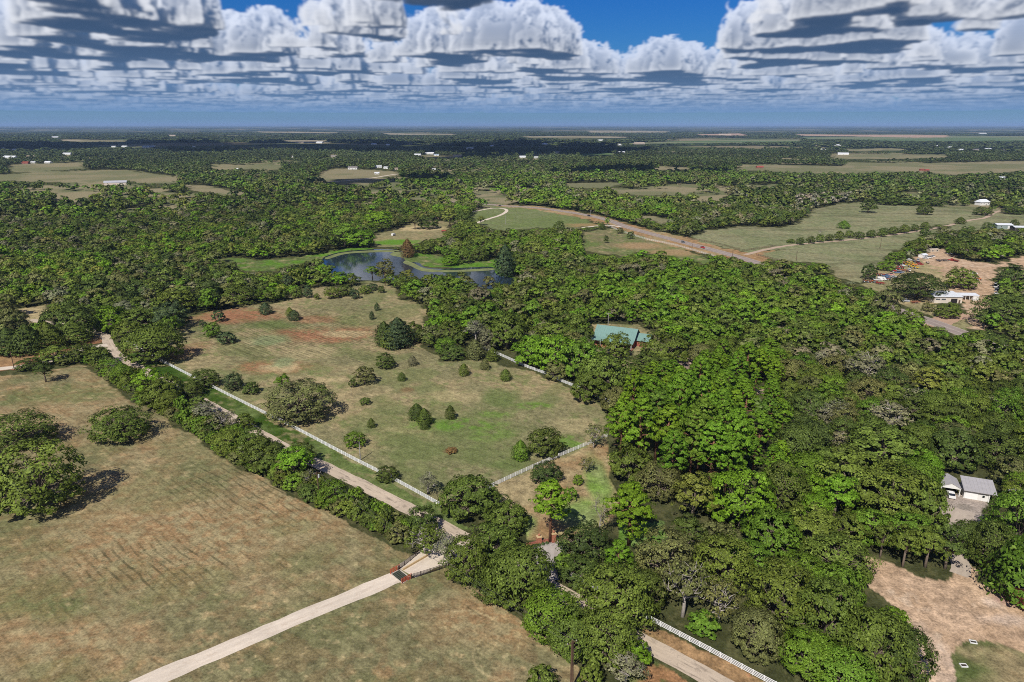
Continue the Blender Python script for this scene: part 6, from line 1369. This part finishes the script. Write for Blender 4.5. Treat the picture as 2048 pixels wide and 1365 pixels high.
def vehicle(kind, c, px, py, yawv, label, group=None, sc=1.0):
    x, y = G(px, py); e = empty(VN[kind][0], (x, y, 0.08), yawv, (sc, sc, sc)); tag(e, label, VN[kind][1], group); d = veh_mesh(kind, c)
    for k, me in d.items():
        if k != '_w': link(k, me, e)
    for (a, b_, r) in d['_w']: link('wheel', wheel_me(r, .25 if r < .5 else .4), e, (a, b_, r), math.pi / 2)
    return e
def hwy_yaw(px):
    P = [G(*q) for q in hwy_pts]
    for a, b_, u, v in zip(hwy_pts, hwy_pts[1:], P, P[1:]):
        if a[0] <= px <= b_[0]: return math.atan2(v[1] - u[1], v[0] - u[0])
    return 0
vehicle('pickup', 'red', 1405, 497, hwy_yaw(1405), 'red pickup truck driving on the highway'); vehicle('suv', 'grey', 1366, 486, hwy_yaw(1366), 'grey car following the red pickup on the highway'); vehicle('suv', 'black', 1178, 433, hwy_yaw(1178), 'dark car on the highway near the oval meadow'); vehicle('car', 'black', 1000, 413, hwy_yaw(1001), 'dark car at the far end of the highway')
vehicle('suv', 'silver', 1811, 604, -.25, 'silver blue suv parked under the big oak beside the highway'); vehicle('car', 'white', 1901, 993, 1.2, 'white car parked inside the carport'); vehicle('van', 'white', 787, 472, 1.2, 'white van parked in the home field beyond the pond')
yard = [('tractor', 'orange', 1730, 565), ('tractor', 'rusty', 1737, 566), ('tractor', 'orange', 1743, 565), ('tractor', 'rusty', 1750, 566), ('trailer', 'dark red', 1760, 569), ('van', 'white', 1746, 559), ('pickup', 'white', 1756, 562), ('van', 'white', 1763, 561), ('car', 'white', 1770, 561), ('tractor', 'rusty', 1774, 561), ('tractor', 'red', 1757, 552), ('tractor', 'dark red', 1764, 552), ('trailer', 'rusty', 1750, 550),
 ('pickup', 'blue', 1772, 554), ('car', 'blue', 1775, 558), ('pickup', 'pink', 1781, 551), ('car', 'white', 1785, 556), ('pickup', 'white', 1790, 558), ('tractor', 'red', 1787, 545), ('tractor', 'dark red', 1793, 541), ('pickup', 'red', 1795, 538), ('tractor', 'rusty', 1799, 535), ('pickup', 'blue', 1796, 547), ('car', 'silver', 1802, 546), ('trailer', 'rusty', 1806, 543), ('tractor', 'red', 1804, 538), ('car', 'white', 1806, 533), ('pickup', 'white', 1818, 542), ('tractor', 'rusty', 1815, 545), ('car', 'pink', 1808, 528),
 ('loader', 'yellow', 1815, 532), ('loader', 'yellow', 1821, 534), ('loader', 'orange', 1812, 527), ('loader', 'yellow', 1826, 537), ('tractor', 'yellow', 1832, 538), ('loader', 'yellow', 1818, 528), ('tractor', 'orange', 1805, 529), ('trailer', 'orange', 1827, 532), ('pickup', 'white', 1817, 522), ('trailer', 'grey', 1828, 524), ('pickup', 'silver', 1836, 522), ('car', 'red', 1841, 530), ('pickup', 'dark red', 1836, 527), ('trailer', 'tan', 1855, 527), ('car', 'white', 1851, 518), ('pickup', 'white', 1857, 517), ('car', 'white', 1865, 514), ('suv', 'white', 1846, 515),
 ('trailer', 'black', 1877, 523), ('trailer', 'black', 1890, 523), ('pickup', 'red', 1903, 522), ('trailer', 'dark red', 1912, 524), ('tractor', 'rusty', 1776, 588), ('tractor', 'dark red', 1784, 593), ('trailer', 'rusty', 1830, 607), ('tractor', 'orange', 1956, 561), ('pickup', 'white', 1947, 549), ('tractor', 'rusty', 1950, 555), ('trailer', 'rusty', 1945, 577), ('car', 'white', 1899, 509)]
for r_i in range(5):
    for c_i in range(3): yard.append((['car', 'pickup', 'suv'][(r_i + c_i) % 3], ['silver', 'white', 'silver', 'white', 'orange'][r_i], 1996 + c_i * 8, 570 + r_i * 6.5))
seen = {}
for kd, c, px, py in yard: seen.setdefault((kd, c), []).append((px, py))
for (kd, c), L in seen.items():
    L.sort()
    for i, (px, py) in enumerate(L):
        nm = VN[kd][1] if kd != 'suv' else 'suv'
        place = 'in the salvage yard row' if px < 1870 and py < 575 else ('by the workshop trees' if px < 1935 and py > 575 else ('across the dirt yard' if px < 1990 else 'parked tight under the far trees'))
        tail = '' if len(L) == 1 else ', %s from the left' % ORD[i]
        vehicle(kd, c, px, py, R_.uniform(-.5, .3) + (0 if R_.random() < .7 else 1.5), ('%s %s %s%s' % (c, nm, place, tail)), 'vehicles of the salvage yard')
for i in range(6): pass

# ------------------------------------------------------------------ clouds overhead whose shadows darken the far woods
def lump_cloud(cx, cy, sx, sy, n, seed, label):
    import bmesh
    rg = random.Random(seed); bm = bmesh.new()
    for k in range(n):
        a = rg.uniform(0, 6.28); q = math.sqrt(rg.random()); x = cx + math.cos(a) * q * sx; y = cy + math.sin(a) * q * sy; r = rg.uniform(.28, .42) * min(sx, sy) * (1.15 - .5 * q)
        bmesh.ops.create_icosphere(bm, subdivisions=2, radius=r, matrix=Matrix.Translation((x, y, 1420 + r * .35)) @ Matrix.Diagonal((1.25, 1, .7, 1)))
    for v in bm.verts:
        v.co += Vector([(random.Random(hash((round(v.co.x), round(v.co.y), i))).random() - .5) * 40 for i in range(3)])
        v.co.z = max(v.co.z, 1400)
    me = bpy.data.meshes.new('cumulus_cloud'); bm.to_mesh(me); bm.free(); me.polygons.foreach_set('use_smooth', [True] * len(me.polygons))
    me.materials.append(plain('cloud_white', (.85, .86, .88), 1.0, .05, .001, 0, 0)); o = link('cumulus_cloud', me); tag(o, label, 'cloud', 'fair weather clouds overhead')
def shadow_cloud(px0, px1, py0, py1, seed, label, n=30):
    """stands the cloud on the sun ray above the ground it shades"""
    x0, y0 = G((px0 + px1) / 2, (py0 + py1) / 2); ya = G(0, py1)[1]; yb = G(0, py0)[1]; xw = abs(G(px1, (py0 + py1) / 2)[0] - G(px0, (py0 + py1) / 2)[0]) / 2
    y0 = (ya + yb) / 2; x0 = ((px0 + px1) / 2 - 1024) / F * (y0 * CP + H * SP)
    o = TO_SUN * (1450 / TO_SUN.z); lump_cloud(x0 + o.x, y0 + o.y, xw, (yb - ya) / 2, n, seed, label)
shadow_cloud(-250, 420, 286, 305, 1, 'white cumulus over the far left woods', 44)
shadow_cloud(330, 820, 284, 314, 2, 'largest white cumulus, over the shaded houses', 40)
shadow_cloud(760, 1260, 286, 318, 3, 'white cumulus over the middle distance', 44)
shadow_cloud(1060, 1450, 338, 352, 4, 'small cumulus over the dark wood edge', 14)
shadow_cloud(650, 900, 352, 372, 5, 'smallest cumulus over the bare knoll', 6)

# ------------------------------------------------------------------ haze
hm = bpy.data.materials.new('air_haze'); hm.use_nodes = True; nt = hm.node_tree; nt.nodes.clear()
out = nt.nodes.new('ShaderNodeOutputMaterial'); pv = nt.nodes.new('ShaderNodeVolumePrincipled')
pv.inputs['Color'].default_value = (.42, .64, 1.0, 1); pv.inputs['Density'].default_value = 3.6e-5; pv.inputs['Anisotropy'].default_value = 0.0
nt.links.new(pv.outputs[0], out.inputs['Volume'])
hb = MB().box((0, 0, 57), (184000, 184000, 176)).obj('haze', hm); tag(hb, kind='stuff')
